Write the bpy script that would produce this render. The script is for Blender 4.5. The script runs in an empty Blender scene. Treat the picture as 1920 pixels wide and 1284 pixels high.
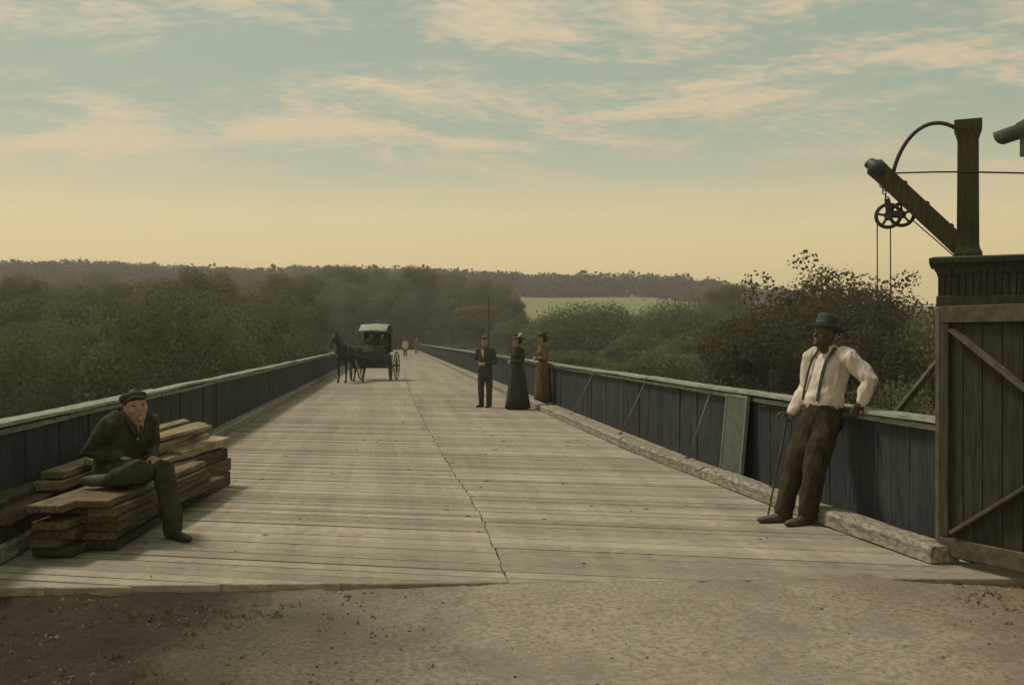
import bpy, bmesh, math, random
import numpy as np
from mathutils import Vector, Matrix, noise

random.seed(7)
RNG = np.random.default_rng(7)
SC = bpy.context.scene
COL = SC.collection
R = math.radians

# ------------------------------------------------------------------ camera
cam_d = bpy.data.cameras.new('camera')
cam_d.lens = 33.75
cam_d.sensor_width = 36.0
cam_d.clip_start = 0.05
cam_d.clip_end = 4000
cam = bpy.data.objects.new('camera', cam_d)
COL.objects.link(cam)
cam.location = (0, 0, 1.6)
cam.rotation_euler = (R(89.84), 0, -math.atan(215 / 1800))
SC.camera = cam

# ------------------------------------------------------------------ sky and sun
SUN_EL, SUN_AZ = 57.0, -52.0          # azimuth from +Y, negative = to the left of the bridge axis
world = bpy.data.worlds.new('World')
SC.world = world
world.use_nodes = True
wn, wl = world.node_tree.nodes, world.node_tree.links
wn.clear()
def wnode(t, **k):
    n = wn.new(t)
    for a, b in k.items():
        setattr(n, a, b)
    return n
w_out = wnode('ShaderNodeOutputWorld')
w_bg1 = wnode('ShaderNodeBackground')
w_bg2 = wnode('ShaderNodeBackground')
w_mix = wnode('ShaderNodeMixShader')
w_sky = wnode('ShaderNodeTexSky', sky_type='NISHITA')
w_sky.sun_disc = False
w_sky.sun_elevation = R(SUN_EL)
w_sky.sun_rotation = R(SUN_AZ)
w_sky.air_density = 1.5
w_sky.dust_density = 4.0
w_bg1.inputs['Strength'].default_value = 0.09
wl.new(w_sky.outputs[0], w_bg1.inputs['Color'])
w_tc = wnode('ShaderNodeTexCoord')
w_sep = wnode('ShaderNodeSeparateXYZ')
wl.new(w_tc.outputs['Generated'], w_sep.inputs[0])
# hazy cream horizon going over into a thin grey-green blue
w_ramp = wnode('ShaderNodeValToRGB')
cr = w_ramp.color_ramp
stops = [(0.0, (.86, .62, .24)), (.08, (.85, .64, .28)), (.125, (.72, .58, .295)), (.165, (.45, .445, .285)),
         (.21, (.305, .36, .262)), (.34, (.235, .305, .232)), (1.0, (.21, .29, .24))]
while len(cr.elements) < len(stops):
    cr.elements.new(0.5)
for e, (p, c) in zip(cr.elements, stops):
    e.position = p
    e.color = (*c, 1)
wl.new(w_sep.outputs['Z'], w_ramp.inputs[0])
# cloud sheet: direction projected on a high flat layer
w_zadd = wnode('ShaderNodeMath', operation='ADD'); w_zadd.inputs[1].default_value = 0.10
w_zmax = wnode('ShaderNodeMath', operation='MAXIMUM'); w_zmax.inputs[1].default_value = 0.05
wl.new(w_sep.outputs['Z'], w_zadd.inputs[0]); wl.new(w_zadd.outputs[0], w_zmax.inputs[0])
w_div = wnode('ShaderNodeVectorMath', operation='DIVIDE')
w_cmb = wnode('ShaderNodeCombineXYZ')
for i in range(3):
    wl.new(w_zmax.outputs[0], w_cmb.inputs[i])
wl.new(w_tc.outputs['Generated'], w_div.inputs[0]); wl.new(w_cmb.outputs[0], w_div.inputs[1])
w_map = wnode('ShaderNodeMapping')
w_map.inputs['Location'].default_value = (5.1, 2.6, 0)
w_map.inputs['Rotation'].default_value = (0, 0, R(14))
w_map.inputs['Scale'].default_value = (0.62, 0.95, 0.0)
wl.new(w_div.outputs[0], w_map.inputs[0])
w_no = wnode('ShaderNodeTexNoise')
w_no.inputs['Scale'].default_value = 1.75
w_no.inputs['Detail'].default_value = 7
w_no.inputs['Roughness'].default_value = 0.60
w_no.inputs['Distortion'].default_value = 0.6
wl.new(w_map.outputs[0], w_no.inputs['Vector'])
w_cr = wnode('ShaderNodeValToRGB')
w_cr.color_ramp.interpolation = 'EASE'
w_cr.color_ramp.elements[0].position = 0.562
w_cr.color_ramp.elements[1].position = 0.755
w_n2 = wnode('ShaderNodeTexNoise')
w_n2.inputs['Scale'].default_value = 34
w_n2.inputs['Detail'].default_value = 3
wl.new(w_map.outputs[0], w_n2.inputs['Vector'])
w_ma = wnode('ShaderNodeMath', operation='MULTIPLY_ADD'); w_ma.inputs[1].default_value = 0.22
wl.new(w_n2.outputs['Fac'], w_ma.inputs[0]); wl.new(w_no.outputs['Fac'], w_ma.inputs[2])
wl.new(w_ma.outputs[0], w_cr.inputs[0])
w_fade = wnode('ShaderNodeMapRange')
w_fade.inputs['From Min'].default_value = 0.10
w_fade.inputs['From Max'].default_value = 0.17
w_fade.inputs['To Max'].default_value = 0.95
wl.new(w_sep.outputs['Z'], w_fade.inputs[0])
w_cf = wnode('ShaderNodeMath', operation='MULTIPLY')
wl.new(w_cr.outputs[0], w_cf.inputs[0]); wl.new(w_fade.outputs[0], w_cf.inputs[1])
w_cm = wnode('ShaderNodeMixRGB')
w_cm.inputs[2].default_value = (.62, .48, .29, 1)
wl.new(w_cf.outputs[0], w_cm.inputs[0]); wl.new(w_ramp.outputs[0], w_cm.inputs[1])
wl.new(w_cm.outputs[0], w_bg2.inputs['Color'])
w_bg2.inputs['Strength'].default_value = 0.93
w_mix.inputs[0].default_value = 0.86
wl.new(w_bg1.outputs[0], w_mix.inputs[1]); wl.new(w_bg2.outputs[0], w_mix.inputs[2])
wl.new(w_mix.outputs[0], w_out.inputs[0])

sun_d = bpy.data.lights.new('sun', 'SUN')
sun_d.energy = 1.7
sun_d.angle = R(8.0)
sun_d.color = (1.0, .92, .78)
sun = bpy.data.objects.new('sun', sun_d)
COL.objects.link(sun)
sd = Vector((math.sin(R(SUN_AZ)) * math.cos(R(SUN_EL)), math.cos(R(SUN_AZ)) * math.cos(R(SUN_EL)), math.sin(R(SUN_EL))))
sun.rotation_euler = sd.to_track_quat('Z', 'Y').to_euler()
sun.location = sd * 60

SC.view_settings.view_transform = 'Standard'
SC.view_settings.look = 'None'
SC.view_settings.exposure = 0.45
SC.view_settings.gamma = 1.0
SC.view_settings.use_curve_mapping = False
SC.render.engine = 'CYCLES'
SC.cycles.max_bounces = 6
SC.cycles.transparent_max_bounces = 8
SC.cycles.volume_bounces = 0

# ------------------------------------------------------------------ materials
def surf(name, c1, c2=None, scale=6.0, stretch=(1, 1, 1), rot=0.0, rough=.85, bump=.25, bdist=.01, c3=None, s3=.6, f3=.5,
         var=0.0, spec=.25, metal=0.0, lo=.35, hi=.65, detail=8):
    """two-tone noise colour, an optional third tone in large patches, per-object value jitter and fine relief"""
    m = bpy.data.materials.new(name)
    m.use_nodes = True
    nt = m.node_tree
    N, L = nt.nodes, nt.links
    b = N['Principled BSDF']
    b.inputs['Roughness'].default_value = rough
    b.inputs['Specular IOR Level'].default_value = spec
    b.inputs['Metallic'].default_value = metal
    tc = N.new('ShaderNodeTexCoord')
    mp = N.new('ShaderNodeMapping')
    mp.inputs['Scale'].default_value = stretch
    mp.inputs['Rotation'].default_value = (0, 0, rot)
    L.new(tc.outputs['Object'], mp.inputs[0])
    oi = N.new('ShaderNodeObjectInfo')
    if var > 0:
        va = N.new('ShaderNodeVectorMath'); va.operation = 'ADD'
        vs = N.new('ShaderNodeMath'); vs.operation = 'MULTIPLY'; vs.inputs[1].default_value = 37.0
        L.new(oi.outputs['Random'], vs.inputs[0])
        L.new(mp.outputs[0], va.inputs[0]); L.new(vs.outputs[0], va.inputs[1])
        vec = va.outputs[0]
    else:
        vec = mp.outputs[0]
    no = N.new('ShaderNodeTexNoise')
    no.inputs['Scale'].default_value = scale
    no.inputs['Detail'].default_value = detail
    no.inputs['Roughness'].default_value = .62
    L.new(vec, no.inputs['Vector'])
    rp = N.new('ShaderNodeValToRGB')
    rp.color_ramp.elements[0].position = lo
    rp.color_ramp.elements[1].position = hi
    rp.color_ramp.elements[0].color = (*c1, 1)
    rp.color_ramp.elements[1].color = (*(c2 or c1), 1)
    L.new(no.outputs['Fac'], rp.inputs[0])
    col = rp.outputs[0]
    if c3:
        n3 = N.new('ShaderNodeTexNoise')
        n3.inputs['Scale'].default_value = s3
        n3.inputs['Detail'].default_value = 5
        if var > 0:
            v3 = N.new('ShaderNodeVectorMath'); v3.operation = 'ADD'
            L.new(tc.outputs['Object'], v3.inputs[0]); L.new(vs.outputs[0], v3.inputs[1]); L.new(v3.outputs[0], n3.inputs['Vector'])
        else:
            L.new(tc.outputs['Object'], n3.inputs['Vector'])
        r3 = N.new('ShaderNodeValToRGB')
        r3.color_ramp.elements[0].position = .45
        r3.color_ramp.elements[1].position = .68
        r3.color_ramp.elements[1].color = (f3, f3, f3, 1)
        L.new(n3.outputs['Fac'], r3.inputs[0])
        mx = N.new('ShaderNodeMixRGB')
        mx.inputs[2].default_value = (*c3, 1)
        L.new(r3.outputs[0], mx.inputs[0]); L.new(col, mx.inputs[1])
        col = mx.outputs[0]
    if var > 0:
        mr = N.new('ShaderNodeMapRange')
        mr.inputs['To Min'].default_value = 1 - var
        mr.inputs['To Max'].default_value = 1 + var
        L.new(oi.outputs['Random'], mr.inputs[0])
        hs = N.new('ShaderNodeHueSaturation')
        L.new(mr.outputs[0], hs.inputs['Value']); L.new(col, hs.inputs['Color'])
        col = hs.outputs[0]
    L.new(col, b.inputs['Base Color'])
    if bump > 0:
        bp = N.new('ShaderNodeBump')
        bp.inputs['Strength'].default_value = bump
        bp.inputs['Distance'].default_value = bdist
        L.new(no.outputs['Fac'], bp.inputs['Height'])
        L.new(bp.outputs[0], b.inputs['Normal'])
    return m

SKEW = R(18)
M = {}
M['deck'] = surf('deck_wood', (.13, .112, .082), (.345, .305, .23), 7.0, (1.6, 7, 4), SKEW, .95, .8, .008, (.38, .335, .25), .8, .6, .19, .1, lo=.25, hi=.55, detail=12)
def add_tracks(m):
    """wheel-worn bands running the length of the bridge"""
    N, L = m.node_tree.nodes, m.node_tree.links
    b = N['Principled BSDF']; src = b.inputs['Base Color'].links[0].from_socket
    tc = N.new('ShaderNodeTexCoord'); mp = N.new('ShaderNodeMapping'); mp.inputs['Scale'].default_value = (2.1, .10, 1)
    L.new(tc.outputs['Object'], mp.inputs[0])
    n = N.new('ShaderNodeTexNoise'); n.inputs['Scale'].default_value = 1.0; n.inputs['Detail'].default_value = 6; n.inputs['Roughness'].default_value = .7
    L.new(mp.outputs[0], n.inputs['Vector'])
    r = N.new('ShaderNodeMapRange'); r.inputs['From Min'].default_value = .35; r.inputs['From Max'].default_value = .65
    r.inputs['To Min'].default_value = .80; r.inputs['To Max'].default_value = 1.12
    L.new(n.outputs['Fac'], r.inputs[0])
    h = N.new('ShaderNodeHueSaturation'); L.new(r.outputs[0], h.inputs['Value']); L.new(src, h.inputs['Color'])
    L.new(h.outputs[0], b.inputs['Base Color'])
add_tracks(M['deck'])
M['dirt'] = surf('dirt', (.20, .17, .115), (.33, .28, .195), 7, (1, 1, 1), 0, 1.0, .8, .03, (.17, .135, .085), .75, .6, 0, .1)
M['under'] = surf('under_deck', (.03, .025, .018), (.05, .04, .03), 3)
M['tarred'] = surf('tarred_board', (.020, .023, .024), (.050, .053, .053), 3.5, (9, 9, .9), 0, .85, .5, .006, (.066, .07, .068), 2.2, .4, .15, .2)
M['rail'] = surf('weathered_rail', (.12, .125, .11), (.35, .345, .28), 5, (7, 1.0, 7), 0, .85, .5, .006, (.28, .32, .28), 1.0, .6, .12, .2)
M['kerb'] = surf('kerb_timber', (.12, .108, .082), (.40, .36, .275), 6, (5, 1.8, 5), 0, .95, .9, .012, (.20, .18, .135), 2.2, .55, .12, .1)
M['lumber'] = surf('shaded_lumber', (.060, .046, .030), (.19, .148, .085), 5, (9, .8, 9), 0, .9, .8, .008, (.055, .042, .028), 1.8, .7, .5, .15, lo=.38, hi=.72)  # darkened tone puts the shade on the stack's faces into the colour
M['lumber_lit'] = surf('lit_lumber', (.15, .115, .065), (.40, .33, .20), 5, (9, .8, 9), 0, .9, .8, .008, (.12, .09, .055), 2.0, .6, .2, .15)  # paler copy of the lumber, light on the upper boards painted in
M['gate'] = surf('gate_wood', (.030, .026, .019), (.066, .058, .043), 4, (10, 10, 1.0), 0, .9, .5, .006, (.05, .045, .035), 1, .5, .25, .15)
M['gate_rail'] = surf('gate_rail_wood', (.062, .054, .038), (.13, .115, .08), 5, (2, 2, 2), 0, .9, .5, .006, None, var=.15)
M['shed'] = surf('shed_paint', (.042, .039, .030), (.085, .078, .06), 4, (12, 12, 1.2), 0, .85, .4, .005, (.03, .028, .02), 1.5, .4, .2)
M['crane'] = surf('crane_timber', (.032, .03, .018), (.085, .075, .035), 4, (9, 9, 1.4), 0, .75, .45, .006, (.11, .095, .04), 2.0, .4, .1, .3)
M['iron'] = surf('dark_iron', (.018, .018, .017), (.045, .042, .036), 14, rough=.55, bump=.2, spec=.5)
M['rod'] = surf('pale_rod', (.12, .12, .10), (.22, .21, .175), 12, rough=.6, bump=.1)
M['gutter_grey'] = surf('grey_frame', (.13, .13, .11), (.22, .21, .17), 8, rough=.9, bump=.2)
M['rope'] = surf('tarred_rope', (.03, .027, .02), (.06, .05, .035), 60, rough=.95, bump=.4)
M['stone_bit'] = surf('pebble_stone', (.045, .04, .03), (.22, .19, .13), 40, lo=.42, hi=.6, rough=.95, bump=.2)
M['terrain'] = surf('undergrowth', (.028, .038, .012), (.07, .075, .028), .35, rough=1, bump=.5, bdist=.3, c3=(.075, .062, .03), s3=.03, f3=.6)
M['field'] = surf('field_grass', (.16, .175, .075), (.21, .22, .10), .12, rough=1, bump=.2, bdist=.1, c3=(.22, .22, .09), s3=.02, f3=.6)
M['bark'] = surf('bark', (.035, .028, .018), (.085, .07, .048), 5, (4, 4, .8), 0, .95, .7, .03)
M['siding'] = surf('siding', (.11, .10, .07), (.2, .18, .12), 4, (1, 9, 1), rough=.9, var=.1)
M['shingle'] = surf('shingle', (.05, .045, .038), (.10, .09, .07), 6, rough=.95, var=.1)
M['gutter'] = surf('gutter_metal', (.05, .05, .045), (.11, .105, .085), 9, rough=.6, bump=.1, spec=.4)
M['skin'] = surf('skin', (.28, .18, .115), (.33, .215, .14), 5, rough=.6, bump=.05, spec=.3)
M['skin_dark'] = surf('skin_dark', (.060, .042, .030), (.105, .075, .053), 9, rough=.5, bump=.05, spec=.4)
M['hair'] = surf('hair', (.015, .012, .009), (.035, .027, .018), 40, rough=.6, bump=.4)
M['suit'] = surf('suit_cloth', (.030, .028, .015), (.055, .050, .026), 14, rough=.95, bump=1.0, bdist=.02, c3=(.070, .062, .034), s3=5, f3=.6)
M['trouser'] = surf('brown_trouser_cloth', (.026, .021, .012), (.058, .046, .026), 14, (1, 1, .5), rough=.95, bump=1.0, bdist=.02)
M['shirt'] = surf('white_shirt_cloth', (.52, .45, .38), (.70, .62, .53), 9, (1, 1, .35), 0.5, .95, 1.0, .03)
M['strap'] = surf('suspender_strap', (.03, .03, .028), (.05, .05, .045), 20, rough=.8, bump=.1)
M['felt'] = surf('grey_felt', (.045, .052, .056), (.085, .095, .095), 9, rough=.95, bump=.2)
M['leather'] = surf('dusty_leather', (.05, .042, .03), (.13, .11, .075), 9, rough=.7, bump=.3)
M['dark_leather'] = surf('dark_leather', (.018, .016, .013), (.04, .035, .025), 9, rough=.55, bump=.2, spec=.4)
M['collar'] = surf('collar_linen', (.55, .52, .30), (.68, .63, .40), 8, rough=.9, bump=.1)
M['navy'] = surf('navy_cloth', (.036, .037, .035), (.065, .064, .058), 9, rough=.95, bump=.3)
M['black_cloth'] = surf('black_cloth', (.022, .024, .017), (.045, .045, .03), 9, (1, 1, .4), rough=.95, bump=.4, bdist=.02)
M['tan_cloth'] = surf('tan_cloth', (.085, .060, .030), (.16, .115, .058), 8, (1, 1, .4), rough=.95, bump=.4, bdist=.02)
M['grey_cloth'] = surf('grey_cloth', (.10, .10, .085), (.17, .165, .14), 8, rough=.95, bump=.3)
M['pale_cloth'] = surf('pale_cloth', (.42, .38, .25), (.55, .50, .34), 8, rough=.95, bump=.2)
M['horse'] = surf('horse_coat', (.018, .014, .009), (.05, .036, .02), 5, rough=.65, bump=.2)
M['hood'] = surf('lit_hood_leather', (.25, .265, .235), (.36, .37, .32), 5, rough=.8, bump=.2)  # pale grey paints the light falling on the leather hood's sloping top
M['carriage'] = surf('carriage_paint', (.020, .018, .012), (.045, .04, .024), 8, rough=.5, bump=.1, spec=.4)
M['robe'] = surf('lap_robe', (.035, .033, .016), (.06, .056, .026), 9, rough=.95, bump=.5)
M['tyre'] = surf('iron_tyre', (.03, .028, .024), (.06, .055, .045), 9, rough=.6, bump=.1, spec=.4)
M['eye'] = surf('eye_dark', (.01, .008, .006), (.02, .015, .01), 9, rough=.3, bump=0)
M['lip'] = surf('lips', (.16, .07, .045), (.2, .09, .06), 9, rough=.5, bump=0)

def water_mat():
    m = bpy.data.materials.new('river_water'); m.use_nodes = True
    N, L = m.node_tree.nodes, m.node_tree.links
    b = N['Principled BSDF']
    b.inputs['Base Color'].default_value = (.06, .06, .035, 1)
    b.inputs['Roughness'].default_value = .12
    n = N.new('ShaderNodeTexNoise'); n.inputs['Scale'].default_value = .9; n.inputs['Detail'].default_value = 4
    tc = N.new('ShaderNodeTexCoord'); L.new(tc.outputs['Object'], n.inputs['Vector'])
    bp = N.new('ShaderNodeBump'); bp.inputs['Strength'].default_value = .25; bp.inputs['Distance'].default_value = .2
    L.new(n.outputs['Fac'], bp.inputs['Height']); L.new(bp.outputs[0], b.inputs['Normal'])
    return m
M['water'] = water_mat()

def leaf_mat(name, ca, cb, cc, trans=.22):
    m = bpy.data.materials.new(name); m.use_nodes = True
    nt = m.node_tree; N, L = nt.nodes, nt.links
    N.clear()
    out = N.new('ShaderNodeOutputMaterial')
    at = N.new('ShaderNodeAttribute'); at.attribute_name = 'tint'
    oi = N.new('ShaderNodeObjectInfo')
    r1 = N.new('ShaderNodeValToRGB')
    r1.color_ramp.elements[0].color = (*ca, 1); r1.color_ramp.elements[1].color = (*cb, 1)
    L.new(at.outputs['Fac'], r1.inputs[0])
    mx = N.new('ShaderNodeMixRGB'); mx.inputs[2].default_value = (*cc, 1)
    mr = N.new('ShaderNodeMapRange'); mr.inputs['To Max'].default_value = .75
    mr.inputs['From Min'].default_value = .35
    L.new(oi.outputs['Random'], mr.inputs[0])
    L.new(mr.outputs[0], mx.inputs[0]); L.new(r1.outputs[0], mx.inputs[1])
    d = N.new('ShaderNodeBsdfDiffuse'); t = N.new('ShaderNodeBsdfTranslucent'); ms = N.new('ShaderNodeMixShader')
    ms.inputs[0].default_value = trans
    L.new(mx.outputs[0], d.inputs[0]); L.new(mx.outputs[0], t.inputs[0])
    L.new(d.outputs[0], ms.inputs[1]); L.new(t.outputs[0], ms.inputs[2])
    L.new(ms.outputs[0], out.inputs[0])
    return m
M['leaf_green'] = leaf_mat('leaf_green', (.070, .086, .040), (.195, .210, .105), (.16, .152, .08), .35)
M['leaf_olive'] = leaf_mat('leaf_olive', (.085, .088, .040), (.20, .19, .092), (.165, .143, .07), .35)
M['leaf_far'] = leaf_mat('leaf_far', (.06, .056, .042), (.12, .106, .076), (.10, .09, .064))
M['leaf_brown'] = leaf_mat('leaf_brown', (.054, .047, .027), (.130, .114, .062), (.095, .083, .046), .35)
M['grass'] = leaf_mat('grass_blades', (.12, .115, .06), (.22, .20, .11), (.18, .16, .09))

# ------------------------------------------------------------------ mesh and object helpers
def mk(name, verts, faces, smooth=False):
    me = bpy.data.meshes.new(name)
    me.from_pydata([tuple(v) for v in verts], [], faces)
    me.update()
    if smooth:
        me.shade_smooth()
    return me

def link(name, me, mat=None, parent=None, loc=(0, 0, 0), rot=(0, 0, 0)):
    o = bpy.data.objects.new(name, me)
    COL.objects.link(o)
    if mat is not None and me is not None and len(me.materials) == 0:
        me.materials.append(mat)
    if parent is not None:
        o.parent = parent
    o.location = loc
    o.rotation_euler = rot
    return o

def tag(o, label=None, cat=None, group=None, kind=None):
    if label: o['label'] = label
    if cat: o['category'] = cat
    if group: o['group'] = group
    if kind: o['kind'] = kind
    return o

def thing(name, label, cat, loc=(0, 0, 0), rz=0.0, group=None):
    o = link(name, None, loc=loc, rot=(0, 0, rz))
    o.empty_display_size = .2
    return tag(o, label, cat, group)

def copy_tree(o, parent=None):
    c = o.copy(); COL.objects.link(c); c.parent = parent
    for ch in o.children:
        copy_tree(ch, c)
    return c

class MB:
    """collects shapes into one mesh"""
    def __init__(s):
        s.v, s.f = [], []
    def add(s, verts, faces):
        k = len(s.v)
        s.v += [Vector(p) for p in verts]
        s.f += [tuple(i + k for i in f) for f in faces]
        return s
    def box(s, a, b):
        (x0, y0, z0), (x1, y1, z1) = a, b
        return s.add([(x0, y0, z0), (x1, y0, z0), (x1, y1, z0), (x0, y1, z0), (x0, y0, z1), (x1, y0, z1), (x1, y1, z1), (x0, y1, z1)],
                     [(3, 2, 1, 0), (4, 5, 6, 7), (0, 1, 5, 4), (1, 2, 6, 5), (2, 3, 7, 6), (3, 0, 4, 7)])
    def beam(s, p, q, w, h, up=(0, 0, 1)):
        p, q = Vector(p), Vector(q)
        t = (q - p).normalized(); up = Vector(up)
        sd_ = t.cross(up)
        if sd_.length < 1e-4: sd_ = t.cross(Vector((0, 1, 0)))
        sd_.normalize(); u = sd_.cross(t).normalized()
        vs = []
        for c in (p, q):
            for a, b in ((-1, -1), (1, -1), (1, 1), (-1, 1)):
                vs.append(c + sd_ * (a * w / 2) + u * (b * h / 2))
        return s.add(vs, [(3, 2, 1, 0), (4, 5, 6, 7), (0, 1, 5, 4), (1, 2, 6, 5), (2, 3, 7, 6), (3, 0, 4, 7)])
    def rings(s, rs, close=True):
        n = len(rs[0]); vs = [p for r in rs for p in r]; fs = []
        for k in range(len(rs) - 1):
            for i in range(n):
                j = (i + 1) % n
                fs.append((k * n + i, k * n + j, (k + 1) * n + j, (k + 1) * n + i))
        if close:
            fs.append(tuple(range(n - 1, -1, -1))); fs.append(tuple((len(rs) - 1) * n + i for i in range(n)))
        return s.add(vs, fs)
    def tube(s, pts, rad, n=8, cap=False):
        """round tapered tube along points, ends rounded when cap"""
        pts = [Vector(p) for p in pts]
        rad = list(rad) if hasattr(rad, '__len__') else [rad] * len(pts)
        if cap:
            t0 = (pts[0] - pts[1]).normalized(); t1 = (pts[-1] - pts[-2]).normalized()
            a, b = pts[0], pts[-1]; ra, rb = rad[0], rad[-1]
            pts = [a + t0 * ra * .95, a + t0 * ra * .7] + pts + [b + t1 * rb * .7, b + t1 * rb * .95]
            rad = [ra * .3, ra * .72] + rad + [rb * .72, rb * .3]
        rs = []; side = None
        for i, p in enumerate(pts):
            t = (pts[min(i + 1, len(pts) - 1)] - pts[max(i - 1, 0)]).normalized()
            if side is None:
                side = t.orthogonal().normalized()
            side = (side - t * side.dot(t))
            side = side.normalized() if side.length > 1e-6 else t.orthogonal().normalized()
            u = t.cross(side)
            rs.append([p + (side * math.cos(2 * math.pi * k / n) + u * math.sin(2 * math.pi * k / n)) * rad[i] for k in range(n)])
        return s.rings(rs)
    def ell(s, pts, ab, ref=(1, 0, 0), n=18, cap=True):
        """elliptical loft: ab = (half width along ref, half depth) at each point"""
        pts = [Vector(p) for p in pts]; ab = list(ab); ref = Vector(ref)
        if cap:
            t0 = (pts[0] - pts[1]).normalized(); t1 = (pts[-1] - pts[-2]).normalized()
            (a0, b0), (a1, b1) = ab[0], ab[-1]
            h0, h1 = min(a0, b0), min(a1, b1)
            pts = [pts[0] + t0 * h0 * .8, pts[0] + t0 * h0 * .55] + pts + [pts[-1] + t1 * h1 * .55, pts[-1] + t1 * h1 * .8]
            ab = [(a0 * .3, b0 * .3), (a0 * .75, b0 * .75)] + ab + [(a1 * .75, b1 * .75), (a1 * .3, b1 * .3)]
        rs = []
        for i, p in enumerate(pts):
            t = (pts[min(i + 1, len(pts) - 1)] - pts[max(i - 1, 0)]).normalized()
            sx = (ref - t * ref.dot(t)).normalized(); u = t.cross(sx)
            a, b = ab[i]
            rs.append([p + sx * (a * math.cos(2 * math.pi * k / n)) + u * (b * math.sin(2 * math.pi * k / n)) for k in range(n)])
        return s.rings(rs)
    def ball(s, c, r, n=12, m=8):
        c = Vector(c); rx, ry, rz = r if hasattr(r, '__len__') else (r, r, r)
        rs = []
        for i in range(1, m):
            a = math.pi * i / m
            rs.append([c + Vector((rx * math.sin(a) * math.cos(2 * math.pi * k / n), ry * math.sin(a) * math.sin(2 * math.pi * k / n), -rz * math.cos(a))) for k in range(n)])
        return s.rings(rs)
    def disc(s, c, ax, r, t, n=20):
        c, ax = Vector(c), Vector(ax).normalized()
        u = ax.orthogonal().normalized(); w = ax.cross(u)
        ring = lambda o, rr: [c + ax * o + (u * math.cos(2 * math.pi * k / n) + w * math.sin(2 * math.pi * k / n)) * rr for k in range(n)]
        return s.rings([ring(-t / 2, r * .96), ring(-t / 2 * .8, r), ring(t / 2 * .8, r), ring(t / 2, r * .96)])
    def torus(s, c, ax, r, a, b=None, n=28, m=8):
        b = b or a
        c, ax = Vector(c), Vector(ax).normalized()
        u = ax.orthogonal().normalized(); w = ax.cross(u)
        vs, fs = [], []
        for i in range(n):
            th = 2 * math.pi * i / n; d = u * math.cos(th) + w * math.sin(th)
            for j in range(m):
                ph = 2 * math.pi * j / m
                vs.append(c + d * (r + a * math.cos(ph)) + ax * (b * math.sin(ph)))
        for i in range(n):
            for j in range(m):
                fs.append((i * m + j, i * m + (j + 1) % m, ((i + 1) % n) * m + (j + 1) % m, ((i + 1) % n) * m + j))
        return s.add(vs, fs)
    def mesh(s, name, smooth=False, bevel=0.0):
        me = mk(name, s.v, s.f)
        bm = bmesh.new(); bm.from_mesh(me)
        bmesh.ops.recalc_face_normals(bm, faces=bm.faces)
        if bevel > 0:
            bmesh.ops.bevel(bm, geom=list(bm.edges), offset=bevel, segments=1, affect='EDGES', profile=.6)
        bm.to_mesh(me); bm.free()
        if smooth: me.shade_smooth()
        return me
    def build(s, name, mat, parent=None, smooth=False, bevel=0.0, loc=(0, 0, 0), rot=(0, 0, 0)):
        return link(name, s.mesh(name, smooth, bevel), mat, parent, loc, rot)
    def fuse(s, name, mat, parent=None, voxel=.012, smooth_it=4, wrinkle=0.0, wscale=9.0, seed=0.0):
        """one continuous surface out of overlapping closed lofts"""
        me = s.mesh(name)
        tmp = bpy.data.scenes.get('scratch') or bpy.data.scenes.new('scratch')
        o = bpy.data.objects.new(name, me); tmp.collection.objects.link(o)
        r = o.modifiers.new('r', 'REMESH'); r.mode = 'VOXEL'; r.voxel_size = voxel
        sm = o.modifiers.new('s', 'SMOOTH'); sm.factor = .5; sm.iterations = smooth_it
        tmp.view_layers[0].update(); dg = tmp.view_layers[0].depsgraph
        ev = bpy.data.meshes.new_from_object(o.evaluated_get(dg))
        bpy.data.objects.remove(o); bpy.data.meshes.remove(me)
        ev.name = name
        if wrinkle > 0:
            n = len(ev.vertices)
            co = np.empty(n * 3, np.float32); no_ = np.empty(n * 3, np.float32)
            ev.vertices.foreach_get('co', co); ev.vertices.foreach_get('normal', no_)
            co = co.reshape(-1, 3); no_ = no_.reshape(-1, 3)
            k = np.array([noise.noise(Vector((p[0] * wscale, p[1] * wscale, p[2] * wscale * .55 + seed))) + .5 * noise.noise(Vector((p[0] * wscale * 2.2 + 5, p[1] * wscale * 2.2, p[2] * wscale * 1.1 + seed))) for p in co.tolist()], np.float32)
            ev.vertices.foreach_set('co', (co + no_ * (k * wrinkle)[:, None]).ravel())
            ev.update()
        ev.shade_smooth()
        return link(name, ev, mat, parent)

def lerp_line(tab, y):
    return float(np.interp(y, [t[0] for t in tab], [t[1] for t in tab]))
FENCE_R = [(6, 4.10), (11, 3.98), (22, 3.89), (32, 3.85), (60, 3.6), (120, 3.25), (152, 3.05)]
FENCE_L = [(5, -3.06), (30, -3.05), (60, -3.1), (152, -3.4)]
KERB_R = [(6, 3.80), (7.8, 3.64), (8.7, 3.58), (11.5, 3.42), (13.4, 3.31), (21.8, 3.17), (45, 3.02), (120, 2.75), (152, 2.6)]
KERB_L = [(5, -2.78), (17, -2.84), (53, -2.9), (152, -3.1)]
BR0, BR1 = 6.3, 152.0

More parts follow.
